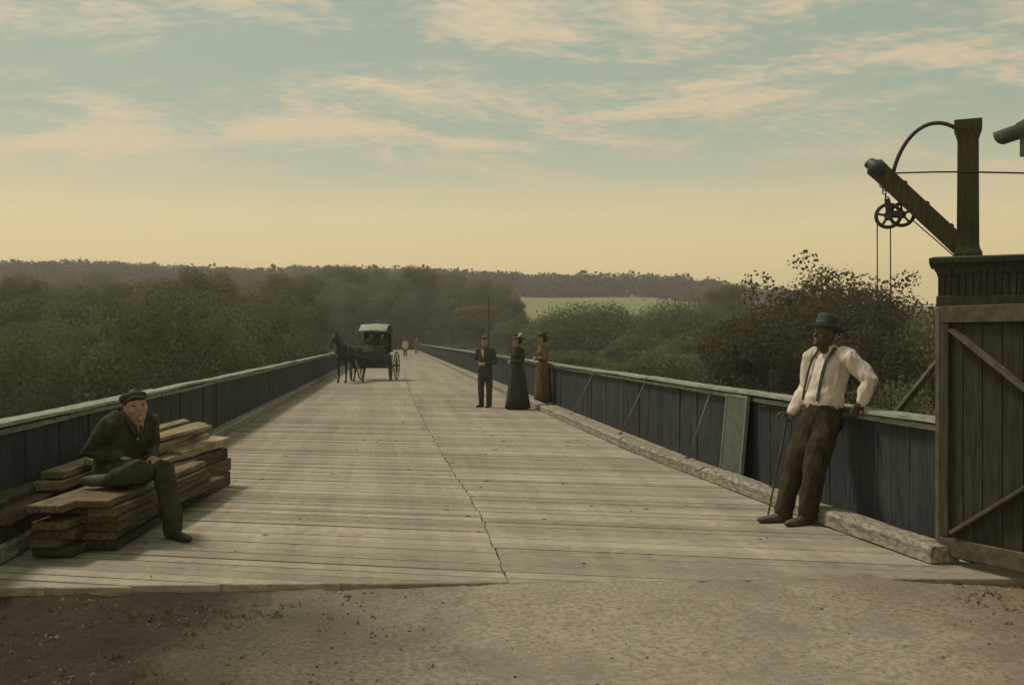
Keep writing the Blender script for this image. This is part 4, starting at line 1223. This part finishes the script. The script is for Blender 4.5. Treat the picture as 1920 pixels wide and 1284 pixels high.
bm_.build('body', M['carriage'], bg, bevel=.01)
MB().beam((-.55, .70, .98), (.55, .70, .98), .03, .36).build('dashboard', M['dark_leather'], bg, bevel=.008, rot=(0, 0, 0))
MB().box((-.46, -.62, .985), (.46, -.12, 1.10)).build('seat', M['dark_leather'], bg, bevel=.02)
MB().box((-.46, -.70, 1.05), (.46, -.625, 1.52)).build('seat_back', M['dark_leather'], bg, bevel=.02)
for s in (-1, 1):
    for y in (-.62, .72):
        MB().tube([(s * .35, y - .25, .66), (s * .35, y - .1, .60), (s * .35, y + .1, .60), (s * .35, y + .25, .66)], .018, 6).build('spring', M['tyre'], bg)
# hood: rounded top, sloping front, side curtains and back
hp_ = [(-.80, 1.62), (-.78, 1.98), (-.62, 2.15), (-.30, 2.215), (.05, 2.20), (.42, 1.98), (.45, 1.95)]
hm = MB()
rs = []
for s, in ((-1,), (1,)):
    pass
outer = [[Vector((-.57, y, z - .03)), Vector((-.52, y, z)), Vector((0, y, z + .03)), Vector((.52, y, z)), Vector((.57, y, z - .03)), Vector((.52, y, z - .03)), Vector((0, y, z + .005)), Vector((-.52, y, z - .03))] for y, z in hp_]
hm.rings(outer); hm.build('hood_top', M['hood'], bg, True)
for s in (-1, 1):
    sm = MB()
    sm.rings([[Vector((x, y, z)) for y, z in ((-.79, 1.1), (-.78, 1.95), (-.6, 2.11), (-.42, 2.15), (-.46, 1.75), (-.52, 1.1))] for x in (s * .555, s * .545)])
    sm.build('side_curtain', M['dark_leather'], bg)
    MB().tube([(s * .55, .43, 1.95), (s * .53, .25, 1.55), (s * .48, -.05, 1.08)], .014, 6).build('hood_bow', M['iron'], bg)
MB().box((-.545, -.80, 1.1), (.545, -.785, 1.95)).build('back_curtain', M['dark_leather'], bg)
for s in (-1, 1):
    Q = lambda x, y, z: Matrix.Rotation(-R(18), 3, 'Z') @ Vector((x, y, z)) + Vector((0, .72, 0))
    MB().tube([Q(s * .42, .06, .60), Q(s * .36, .5, .85), Q(s * .34, 1.4, 1.02), Q(s * .30, 2.4, 1.08)], [.028, .026, .024, .018], 8, True).build('shaft', M['carriage'], bg, True)
for s, hatm in ((-1, M['black_cloth']), (1, M['navy'])):
    o = thing('person', 'dark-clothed rider under the buggy hood, on the %s seat' % ('right-hand' if s < 0 else 'left-hand'), 'person', CL + Matrix.Rotation(rzc, 3, 'Z') @ Vector((s * .22, -.30, 1.10)), rzc)
    b = MB()
    P = head(b, (0, .06, .68), rotv(0, 0), .95, (0, .02, .50))
    b.ell([(0, 0, .08), (0, 0, .25), (0, .01, .42), (0, .01, .50)], [(.15, .11), (.14, .10), (.15, .10), (.13, .075)])
    for q in (-1, 1):
        b.tube([(q * .09, 0, .09), (q * .10, .42, .10), (q * .10, .50, -.30)], [.08, .06, .05], 10, True)
        b.tube([(q * .16, .0, .47), (q * .20, .06, .24), (q * .08, .30, .24)], [.055, .045, .03], 10, True)
        hand(b, (q * .08, .30, .24), (-q * .3, .9, 0), (0, 0, -1), q, .9, .95)
    b.fuse('body', M['skin'], o, .016, 1)
    c = MB()
    c.ell([(0, 0, .06), (0, 0, .25), (0, .01, .42), (0, .01, .50), (0, .015, .54)], [(.18, .14), (.17, .13), (.18, .125), (.16, .10), (.08, .07)])
    for q in (-1, 1): c.tube([(q * .15, .0, .47), (q * .20, .06, .24), (q * .10, .26, .24)], [.075, .065, .05], 10, True)
    c.fuse('coat', M['suit'], o, .018, 2)
    hm = MB(); hat_brim(lambda x, y, z: P(x, y, z), hm, (.088, .104), .05, .10, .045, .01, .01); hm.build('hat', hatm, o, True)
rb = MB(); rs = []
for y, z, w in ((-.12, 1.32, .45), (.12, 1.34, .47), (.40, 1.25, .47), (.56, 1.05, .47), (.60, .80, .45)):
    rs.append([Vector((-w, y, z - .1)), Vector((-w * .6, y, z + .02)), Vector((-.1 * w, y, z - .03)), Vector((.5 * w, y, z + .03)), Vector((w, y, z - .1)), Vector((.3 * w, y - .03, z - .12)), Vector((-.5 * w, y - .03, z - .12))])
rb.rings(rs); lr = rb.build('lap_robe', M['robe'], bg, True)

# horse
HL = CL + hd * .72 + hh_ * 1.5
rzh = math.atan2(hh_.y, hh_.x) - math.pi / 2
hs = thing('horse', 'dark harnessed horse standing in the buggy shafts', 'horse', HL, rzh); hs.scale = (.94, .94, .94)
b = MB()
b.ell([(0, -.78, 1.20), (0, -.62, 1.20), (0, -.35, 1.17), (0, 0, 1.13), (0, .30, 1.15), (0, .55, 1.20), (0, .70, 1.22)],
      [(.17, .20), (.25, .27), (.26, .29), (.27, .31), (.25, .32), (.21, .30), (.15, .22)], (1, 0, 0), 18)
b.ell([(0, .50, 1.30), (0, .72, 1.50), (0, .90, 1.72), (0, 1.0, 1.84)], [(.14, .25), (.10, .19), (.085, .145), (.075, .11)], (1, 0, 0), 14)
b.ell([(0, .93, 1.86), (0, 1.06, 1.80), (0, 1.20, 1.64), (0, 1.32, 1.47), (0, 1.36, 1.41)], [(.075, .09), (.092, .125), (.075, .10), (.058, .072), (.05, .055)], (1, 0, 0), 14)
for s in (-1, 1):
    b.tube([(s * .05, .95, 1.92), (s * .06, .965, 2.0), (s * .058, .99, 2.05)], [.03, .026, .008], 8, True)
    fy = .52 + .05 * s
    b.tube([(s * .14, .50, 1.15), (s * .15, fy, .92), (s * .14, fy + .01, .56), (s * .14, fy, .50), (s * .14, fy - .01, .22), (s * .14, fy + .03, .10)], [.13, .095, .052, .055, .036, .042], 10)
    b.tube([(s * .14, fy + .03, .13), (s * .14, fy + .05, .045), (s * .14, fy + .055, .0)], [.042, .055, .064], 10)
    hy = -.66 + .10 * s
    b.tube([(s * .14, -.58, 1.18), (s * .17, hy + .14, .90), (s * .15, hy - .06, .62), (s * .15, hy - .10, .52), (s * .15, hy - .04, .24), (s * .15, hy + .01, .11)], [.19, .135, .075, .062, .04, .043], 10)
    b.tube([(s * .15, hy + .01, .13), (s * .15, hy + .03, .045), (s * .15, hy + .04, .0)], [.042, .055, .064], 10)
b.fuse('body', M['horse'], hs, .028, 3)
b = MB(); b.tube([(0, -.90, 1.30), (0, -1.0, 1.15), (0, -1.02, .85), (0, -1.0, .55)], [.035, .06, .075, .03], 10, True); b.build('tail', M['hair'], hs, True)
b = MB(); b.ell([(.03, .45, 1.56), (.03, .66, 1.74), (.02, .86, 1.90), (0, .99, 1.95)], [(.04, .06), (.04, .07), (.035, .06), (.03, .04)]); b.build('mane', M['hair'], hs, True)
hn = thing('harness', 'dark leather collar, saddle and straps worn by the horse', 'harness', HL, rzh); hn.scale = (.94, .94, .94)
MB().torus((0, .56, 1.26), (0, .8, .45), .285, .045, .05, 26, 8).build('collar', M['dark_leather'], hn, True)
MB().torus((0, .12, 1.145), (0, 1, 0), .325, .012, .05, 26, 6).build('girth', M['dark_leather'], hn, True)
for s in (-1, 1):
    MB().tube([(s * .29, .5, 1.2), (s * .31, 0, 1.08), (s * .32, -.6, 1.02), (s * .34, -1.25, .86)], .016, 6).build('trace', M['dark_leather'], hn)
    MB().tube([(s * .075, 1.22, 1.56), (s * .16, .7, 1.52), (s * .16, .1, 1.50), (s * .15 - .15, -1.4, 1.40), (s * .12 - .42, -2.05, 1.40)], .009, 6).build('rein', M['dark_leather'], hn)
MB().torus((0, 1.14, 1.71), (0, .6, -.8), .105, .010, .018, 20, 6).build('bridle', M['dark_leather'], hn, True)

# telegraph pole beyond the bridge end
tp = thing('telegraph_pole', 'thin dark pole rising behind the group on the right side', 'pole', (6.6, 70, -5.5))
MB().tube([(0, 0, -1), (0, 0, 10.3)], [.15, .10], 10).build('shaft', M['bark'], tp, True)

# ------------------------------------------------------------------ trees
def leaf_cloud(lobes, n, size, rng, flat=.35, drop=.0):
    """n leaf clumps (bent quads) spread near the surface of many ellipsoid lobes; returns verts, faces, tint"""
    lob = np.array(lobes)                         # x y z rx ry rz
    wgt = (lob[:, 3] * lob[:, 4]) ** 1.0; wgt = wgt / wgt.sum()
    idx = rng.choice(len(lob), n, p=wgt)
    L_ = lob[idx]
    d = rng.normal(size=(n, 3)); d /= np.linalg.norm(d, axis=1)[:, None]
    rad = np.clip(rng.normal(.88, .16, n), .2, 1.18)
    p = L_[:, :3] + d * L_[:, 3:6] * rad[:, None]
    nr = d + rng.normal(size=(n, 3)) * .65; nr[:, 2] += .25
    nr /= np.linalg.norm(nr, axis=1)[:, None]
    t = np.cross(nr, rng.normal(size=(n, 3))); t /= np.linalg.norm(t, axis=1)[:, None]
    b = np.cross(nr, t)
    s = size * rng.uniform(.55, 1.25, n)[:, None]
    asp = rng.uniform(.5, .9, n)[:, None]
    v = np.stack([p - t * s, p + b * s * asp + nr * s * .15, p + t * s, p - b * s * asp - nr * s * .15], 1).reshape(-1, 3)
    f = np.arange(n * 4).reshape(-1, 4)
    lt = rng.uniform(0, 1, len(lob))
    tint = np.clip(lt[idx] * .6 + rng.uniform(0, .55, n) - .05, 0, 1)
    return v, f, tint
def np_mesh(name, v, f, tint=None):
    me = bpy.data.meshes.new(name)
    me.vertices.add(len(v)); me.vertices.foreach_set('co', v.astype(np.float32).ravel())
    me.loops.add(f.size); me.loops.foreach_set('vertex_index', f.astype(np.int32).ravel())
    me.polygons.add(len(f)); me.polygons.foreach_set('loop_start', (np.arange(len(f)) * f.shape[1]).astype(np.int32))
    me.polygons.foreach_set('loop_total', np.full(len(f), f.shape[1], np.int32))
    if tint is not None:
        a = me.attributes.new('tint', 'FLOAT', 'FACE'); a.data.foreach_set('value', tint.astype(np.float32))
    me.update(calc_edges=True)
    me.validate()
    return me
def tree_mesh(seed, H, Wd, base, nl, nleaf, size, shape='round', gap=0.0):
    """crown lobes set on limbs round a tapered trunk; H height, Wd crown radius, base height of lowest foliage"""
    rng = np.random.default_rng(seed); rnd = random.Random(seed)
    tr = MB()
    lean = Vector((rnd.uniform(-.06, .06), rnd.uniform(-.06, .06), 0)) * H
    pts = [Vector((0, 0, -.8)), Vector((0, 0, .2)), Vector(lean) * .25 + Vector((0, 0, H * .3)), Vector(lean) * .6 + Vector((0, 0, H * .6)), Vector(lean) + Vector((0, 0, H * .86))]
    r0 = H * .024
    tr.tube(pts, [r0 * 1.7, r0 * 1.15, r0 * .9, r0 * .55, r0 * .12], 9)
    lobes = []
    zc, hz_ = (H + base) / 2, (H - base) / 2
    for i in range(nl):
        # a point of the crown's volume, more often near its skin
        d = Vector((rnd.gauss(0, 1), rnd.gauss(0, 1), rnd.gauss(0, 1))).normalized()
        q = rnd.uniform(.25, 1.0) ** .4
        lr = Wd * rnd.uniform(.17, .34)
        zz = d.z * q
        wid = 1.0
        if shape == 'tall': wid = .80 - .25 * zz
        elif shape == 'dome': wid = 1.0 if zz > -.1 else 1.02
        elif zz < 0: wid = 1.0 + .08 * zz
        if zz < 0: d2 = math.sqrt(max(0, 1 - (zz * .75) ** 2)) / max(.05, math.sqrt(max(.001, 1 - d.z ** 2)))
        else: d2 = 1.0
        c = Vector((d.x * q * (Wd - lr * .7) * wid * min(d2, 2.2), d.y * q * (Wd - lr * .7) * wid * min(d2, 2.2), zc + zz * (hz_ - lr * .5))) + lean * (.5 + .5 * zz)
        u = (c.z - base) / (H - base)
        if not (gap > 0 and u > .66 and rnd.random() < gap * .45):
            lobes.append((c.x, c.y, c.z, lr, lr, lr * rnd.uniform(.6, .9)))
        if i % 3 == 0:
            st_ = Vector((0, 0, max(H * .15, c.z - H * .25))) + lean * u * .6
            md = st_.lerp(c, .55) + Vector((0, 0, H * .03))
            tr.tube([st_, md, c], [r0 * .42, r0 * .26, r0 * .07], 6)
        if gap > 0 and u > .55:        # small separate sprays against the sky
            for q in range(3):
                lobes.append((c.x + rnd.uniform(-1, 1) * lr * 1.5, c.y + rnd.uniform(-1, 1) * lr * 1.5, c.z + rnd.uniform(-.6, 1.0) * lr, lr * .34, lr * .34, lr * .26))
    v, f, tint = leaf_cloud(lobes, nleaf, size, rng)
    return tr.mesh('trunk', True), np_mesh('crown', v, f, tint)
def plant_tree(name, label, meshes, mat, loc, rz=0, s=(1, 1, 1), group=None, cat='tree'):
    o = thing(name, label, cat, loc, rz, group); o.scale = s
    link('trunk', meshes[0], M['bark'], o)
    link('crown', meshes[1], mat, o)
    return o
protos = {}
for i in range(6):
    protos[i] = tree_mesh(100 + i, 11.0 + (i % 3), 4.2 + .5 * (i % 2), .8, 70, 34000, .095, 'round' if i % 3 else 'tall')
mats3 = ['leaf_green', 'leaf_green', 'leaf_olive']
# each proto owns its crown material
for i, (t_, c_) in protos.items():
    c_.materials.append(M[mats3[i % 3]]); t_.materials.append(M['bark'])
rt = random.Random(21)
placed = []
def try_place(x, y, mind):
    for a, b_, in placed:
        if (a - x) ** 2 + (b_ - y) ** 2 < mind * mind: return False
    placed.append((x, y)); return True
# wood on the left bank: from the water's edge back up the slope
zones = [('left', 150), ('mid', 85)]
n_left = n_mid = 0
tries = 0
while n_left < 120 and tries < 9000:
    tries += 1
    d = 46 + 190 * rt.random() ** 1.25
    pxx = rt.uniform(-120, 740)
    xc = (pxx - 960) / 1800 * d
    x = xc * math.cos(TH) + d * math.sin(TH); y = -xc * math.sin(TH) + d * math.cos(TH)
    if x > -7.5 - .03 * max(0, y - 45) and y < 160: continue
    if not try_place(x, y, 4.6 + d * .010): continue
    i = rt.randrange(6)
    s = rt.uniform(.85, 1.55)
    z = hgt(x, y)
    top_lim = 1.6 + (637 - rt.uniform(497, 528)) / 1800 * d        # keeps the skyline level as on a mown-off slope
    s = min(1.7, max(.5, (top_lim - z) / 12.0)) * rt.uniform(.82, 1.0)
    band = 'near the water' if d < 90 else ('halfway up the slope' if d < 150 else 'high on the slope')
    sect = 'left edge' if pxx < 130 else ('above seated man' if pxx < 320 else ('between man and horse' if pxx < 590 else 'behind the buggy'))
    look = ('tall' if i % 3 == 0 else 'rounded') + (' olive' if i % 3 == 2 else ' green')
    plant_tree('woodland_tree', '%s tree %s, %s, in the left wood' % (look, band, sect), protos[i], M['leaf_green'], (x, y, z - .2), rt.uniform(0, 6.28), (s * rt.uniform(.9, 1.15), s * rt.uniform(.9, 1.15), s), 'trees of the left wood ' + band)
    n_left += 1
tries = 0
while n_mid < 60 and tries < 6000:
    tries += 1
    d = 165 + 130 * rt.random()
    pxx = rt.uniform(560, 975)
    xc = (pxx - 960) / 1800 * d
    x = xc * math.cos(TH) + d * math.sin(TH); y = -xc * math.sin(TH) + d * math.cos(TH)
    if y < 162: continue
    if not try_place(x, y, 5.2): continue
    i = rt.randrange(6); s = rt.uniform(.85, 1.15)
    z = hgt(x, y)
    tl = np.interp(pxx, [560, 640, 700, 800, 900, 975], [505, 495, 492, 500, 512, 545])
    s = min(s * 1.2, max(.5, (1.6 + (637 - tl - rt.uniform(-4, 30)) / 1800 * d - z) / 12.0))
    sect = 'left of buggy' if pxx < 660 else ('above the buggy' if pxx < 750 else ('right of buggy' if pxx < 870 else 'behind navy-suited man'))
    look = ('tall' if i % 3 == 0 else 'rounded') + (' olive' if i % 3 == 2 else ' green')
    plant_tree('woodland_tree', '%s tree beyond the bridge end, %s, %s' % (look, sect, 'front row' if d < 205 else ('middle row' if d < 250 else 'back row')), protos[i], M['leaf_green'], (x, y, z - .3), rt.uniform(0, 6.28), (s, s, s), 'trees beyond the bridge end')
    n_mid += 1
# right bank: single rounded trees in front of the field
def at_px(px_, d): 
    xc = (px_ - 960) / 1800 * d
    return xc * math.cos(TH) + d * math.sin(TH), -xc * math.sin(TH) + d * math.cos(TH)
dome = tree_mesh(401, 10.0, 7.6, .3, 130, 60000, .115, 'dome')
dome[1].materials.append(M['leaf_green']); dome[0].materials.append(M['bark'])
protos[7] = dome
right = [(1110, 100, 566, 8.2, 7, 'broad rounded tree below the field, left of its middle'),
         (1282, 94, 560, 7.0, 7, 'broad rounded tree below the field, left of the big brown tree'),
         (1000, 118, 585, 4.5, 4, 'small rounded tree at the left end of the field'),
         (1050, 112, 588, 4.0, 1, 'small rounded tree between the left end of the field and the broad tree'),
         (1185, 84, 612, 4.8, 4, 'low bushy tree between the two broad trees below the field'),
         (1055, 70, 640, 4.4, 2, 'low bushy tree behind the woman in the tan dress'),
         (1130, 62, 646, 4.2, 5, 'low dark bushy tree just above the parapet, below the broad tree'),
         (1240, 58, 640, 4.6, 1, 'low dark bushy tree above the notice board side of the parapet'),
         (1335, 70, 600, 4.4, 4, 'bushy tree tucked against the left flank of the big brown tree'),
         (1370, 150, 520, 5.0, 2, 'far tree on the skyline at the left shoulder of the big brown tree'),
         (1715, 46, 560, 3.6, 5, 'dark bushy tree right of the big brown tree, behind the hoist ropes'),
         (1775, 40, 530, 3.4, 2, 'dark bushy tree behind the boarded crane base'),
         (1660, 36, 640, 3.2, 5, 'low dark bush right of the standing man, above the parapet'),
         (960, 140, 600, 5.0, 1, 'green tree behind the man in the navy suit'),
         (905, 150, 560, 5.5, 2, 'green tree beyond the bridge just left of the navy-suited man')]
for px_, d, ty, wd, i, lab in right:
    x, y = at_px(px_, d)
    z = hgt(x, y)
    topz = 1.6 + (637 - ty) / 1800 * d
    H0 = protos[i][1].vertices
    sz = (topz - z) / (10.0 if i == 7 else 11.0 + (i % 3)); sw = wd / (7.6 if i == 7 else 4.2 + .5 * (i % 2))
    sw = min(sw, sz * 2.2)
    plant_tree('bank_tree', lab, protos[i], None, (x, y, z - .2), rt.uniform(0, 6), (sw, sw, sz), 'trees on the right bank')
# the big brown-leaved tree right of the road
bx, by = at_px(1535, 46)
bt = tree_mesh(331, 13.9, 5.5, 1.0, 250, 115000, .085, 'round', gap=.22)
plant_tree('big_tree', 'big dark brown-leaved tree with open sunlit crown behind the standing man', bt, M['leaf_brown'], (bx, by, 1.6 + (637 - 478) / 1800 * 46 - 13.6 - .75), .6, (1.06, 1.06, .985))
bx, by = at_px(1600, 41)
bt2 = tree_mesh(347, 9.5, 3.4, .4, 70, 34000, .085, 'round')
plant_tree('bank_tree', 'dark brown tree overlapping the right flank of the big tree', bt2, M['leaf_brown'], (bx, by, 1.6 + (637 - 540) / 1800 * 41 - 9.5), .2, group='trees on the right bank')
bx, by = at_px(1430, 40)
plant_tree('bank_tree', 'dark brown tree overlapping the left flank of the big tree', bt2, M['leaf_brown'], (bx, by, 1.6 + (637 - 560) / 1800 * 40 - 9.5), 2.2, group='trees on the right bank')

# far ridge woods: too far to tell the trees apart
def wood(name, label, pts, n, size, r, seed, mat):
    rng = np.random.default_rng(seed)
    lobes = []
    for (x, y, z, s) in pts:
        for q in range(5):
            lobes.append((x + rng.normal() * r * .45, y + rng.normal() * r * .45, z + s * rng.uniform(.35, .85), r * .55, r * .55, r * .5))
        lobes.append((x, y, z + s * .35, r * .8, r * .8, s * .4))
    v, f, tint = leaf_cloud(lobes, n, size, rng)
    me = np_mesh(name, v, f, tint)
    return tag(link(name, me, mat), label, None, kind='stuff')
pts = []
rw = random.Random(5)
for k in range(430):
    d = rw.uniform(330, 520); px_ = rw.uniform(-220, 700)
    x, y = at_px(px_, d); z = hgt(x, y)
    tl = np.interp(px_, [-220, 0, 150, 300, 450, 600, 700], [494, 496, 494, 502, 508, 504, 508])
    pts.append((x, y, z, max(3, min(13, 1.6 + (637 - tl - rw.uniform(-3, 6)) / 1800 * d - z))))
wood('ridge_wood', 'hazy wooded ridge along the left skyline', pts, 52000, 1.0, 5.5, 3, M['leaf_far'])
pts = []
for k in range(330):
    d = rw.uniform(385, 500); px_ = rw.uniform(690, 1560)
    x, y = at_px(px_, d); z = hgt(x, y)
    tl = np.interp(px_, [690, 850, 960, 1040, 1100, 1300, 1400, 1560], [503, 506, 514, 520, 514, 518, 516, 545])
    pts.append((x, y, z, max(4, min(13, 1.6 + (637 - tl - rw.uniform(-2, 4)) / 1800 * d - z))))
wood('ridge_wood', 'hazy line of woods behind the pale field on the right skyline', pts, 40000, 1.0, 5.5, 4, M['leaf_far'])
# undergrowth on the banks below the trees
lob = []
rb_ = random.Random(9)
for k in range(620):
    d = 40 + 150 * rb_.random() ** 1.4; px_ = rb_.uniform(-150, 1850)
    x, y = at_px(px_, d)
    if abs(x) < 9 and y < 165: continue
    z = hgt(x, y); s = rb_.uniform(1.2, 2.6)
    lob.append((x, y, z + s * .35, s * 1.3, s * 1.3, s * .9))
v, f, tint = leaf_cloud(lob, 190000, .11, np.random.default_rng(12))
tag(link('undergrowth', np_mesh('undergrowth', v, f, tint), M['leaf_olive']), 'tangled undergrowth covering the river banks', None, kind='stuff')

# ------------------------------------------------------------------ haze over the valley
hz = MB().box((-890, -190, -10.6), (990, 990, 75)).mesh('haze')
ho = link('haze', hz); tag(ho, kind='stuff')
hm_ = bpy.data.materials.new('haze_air'); hm_.use_nodes = True
N, L = hm_.node_tree.nodes, hm_.node_tree.links
N.clear()
o_ = N.new('ShaderNodeOutputMaterial'); pv = N.new('ShaderNodeVolumePrincipled')
pv.inputs['Color'].default_value = (.92, .86, .80, 1)
pv.inputs['Density'].default_value = .0009
pv.inputs['Anisotropy'].default_value = .2
L.new(pv.outputs[0], o_.inputs['Volume'])
hz.materials.append(hm_)

if bpy.data.scenes.get('scratch'):
    bpy.data.scenes.remove(bpy.data.scenes['scratch'])
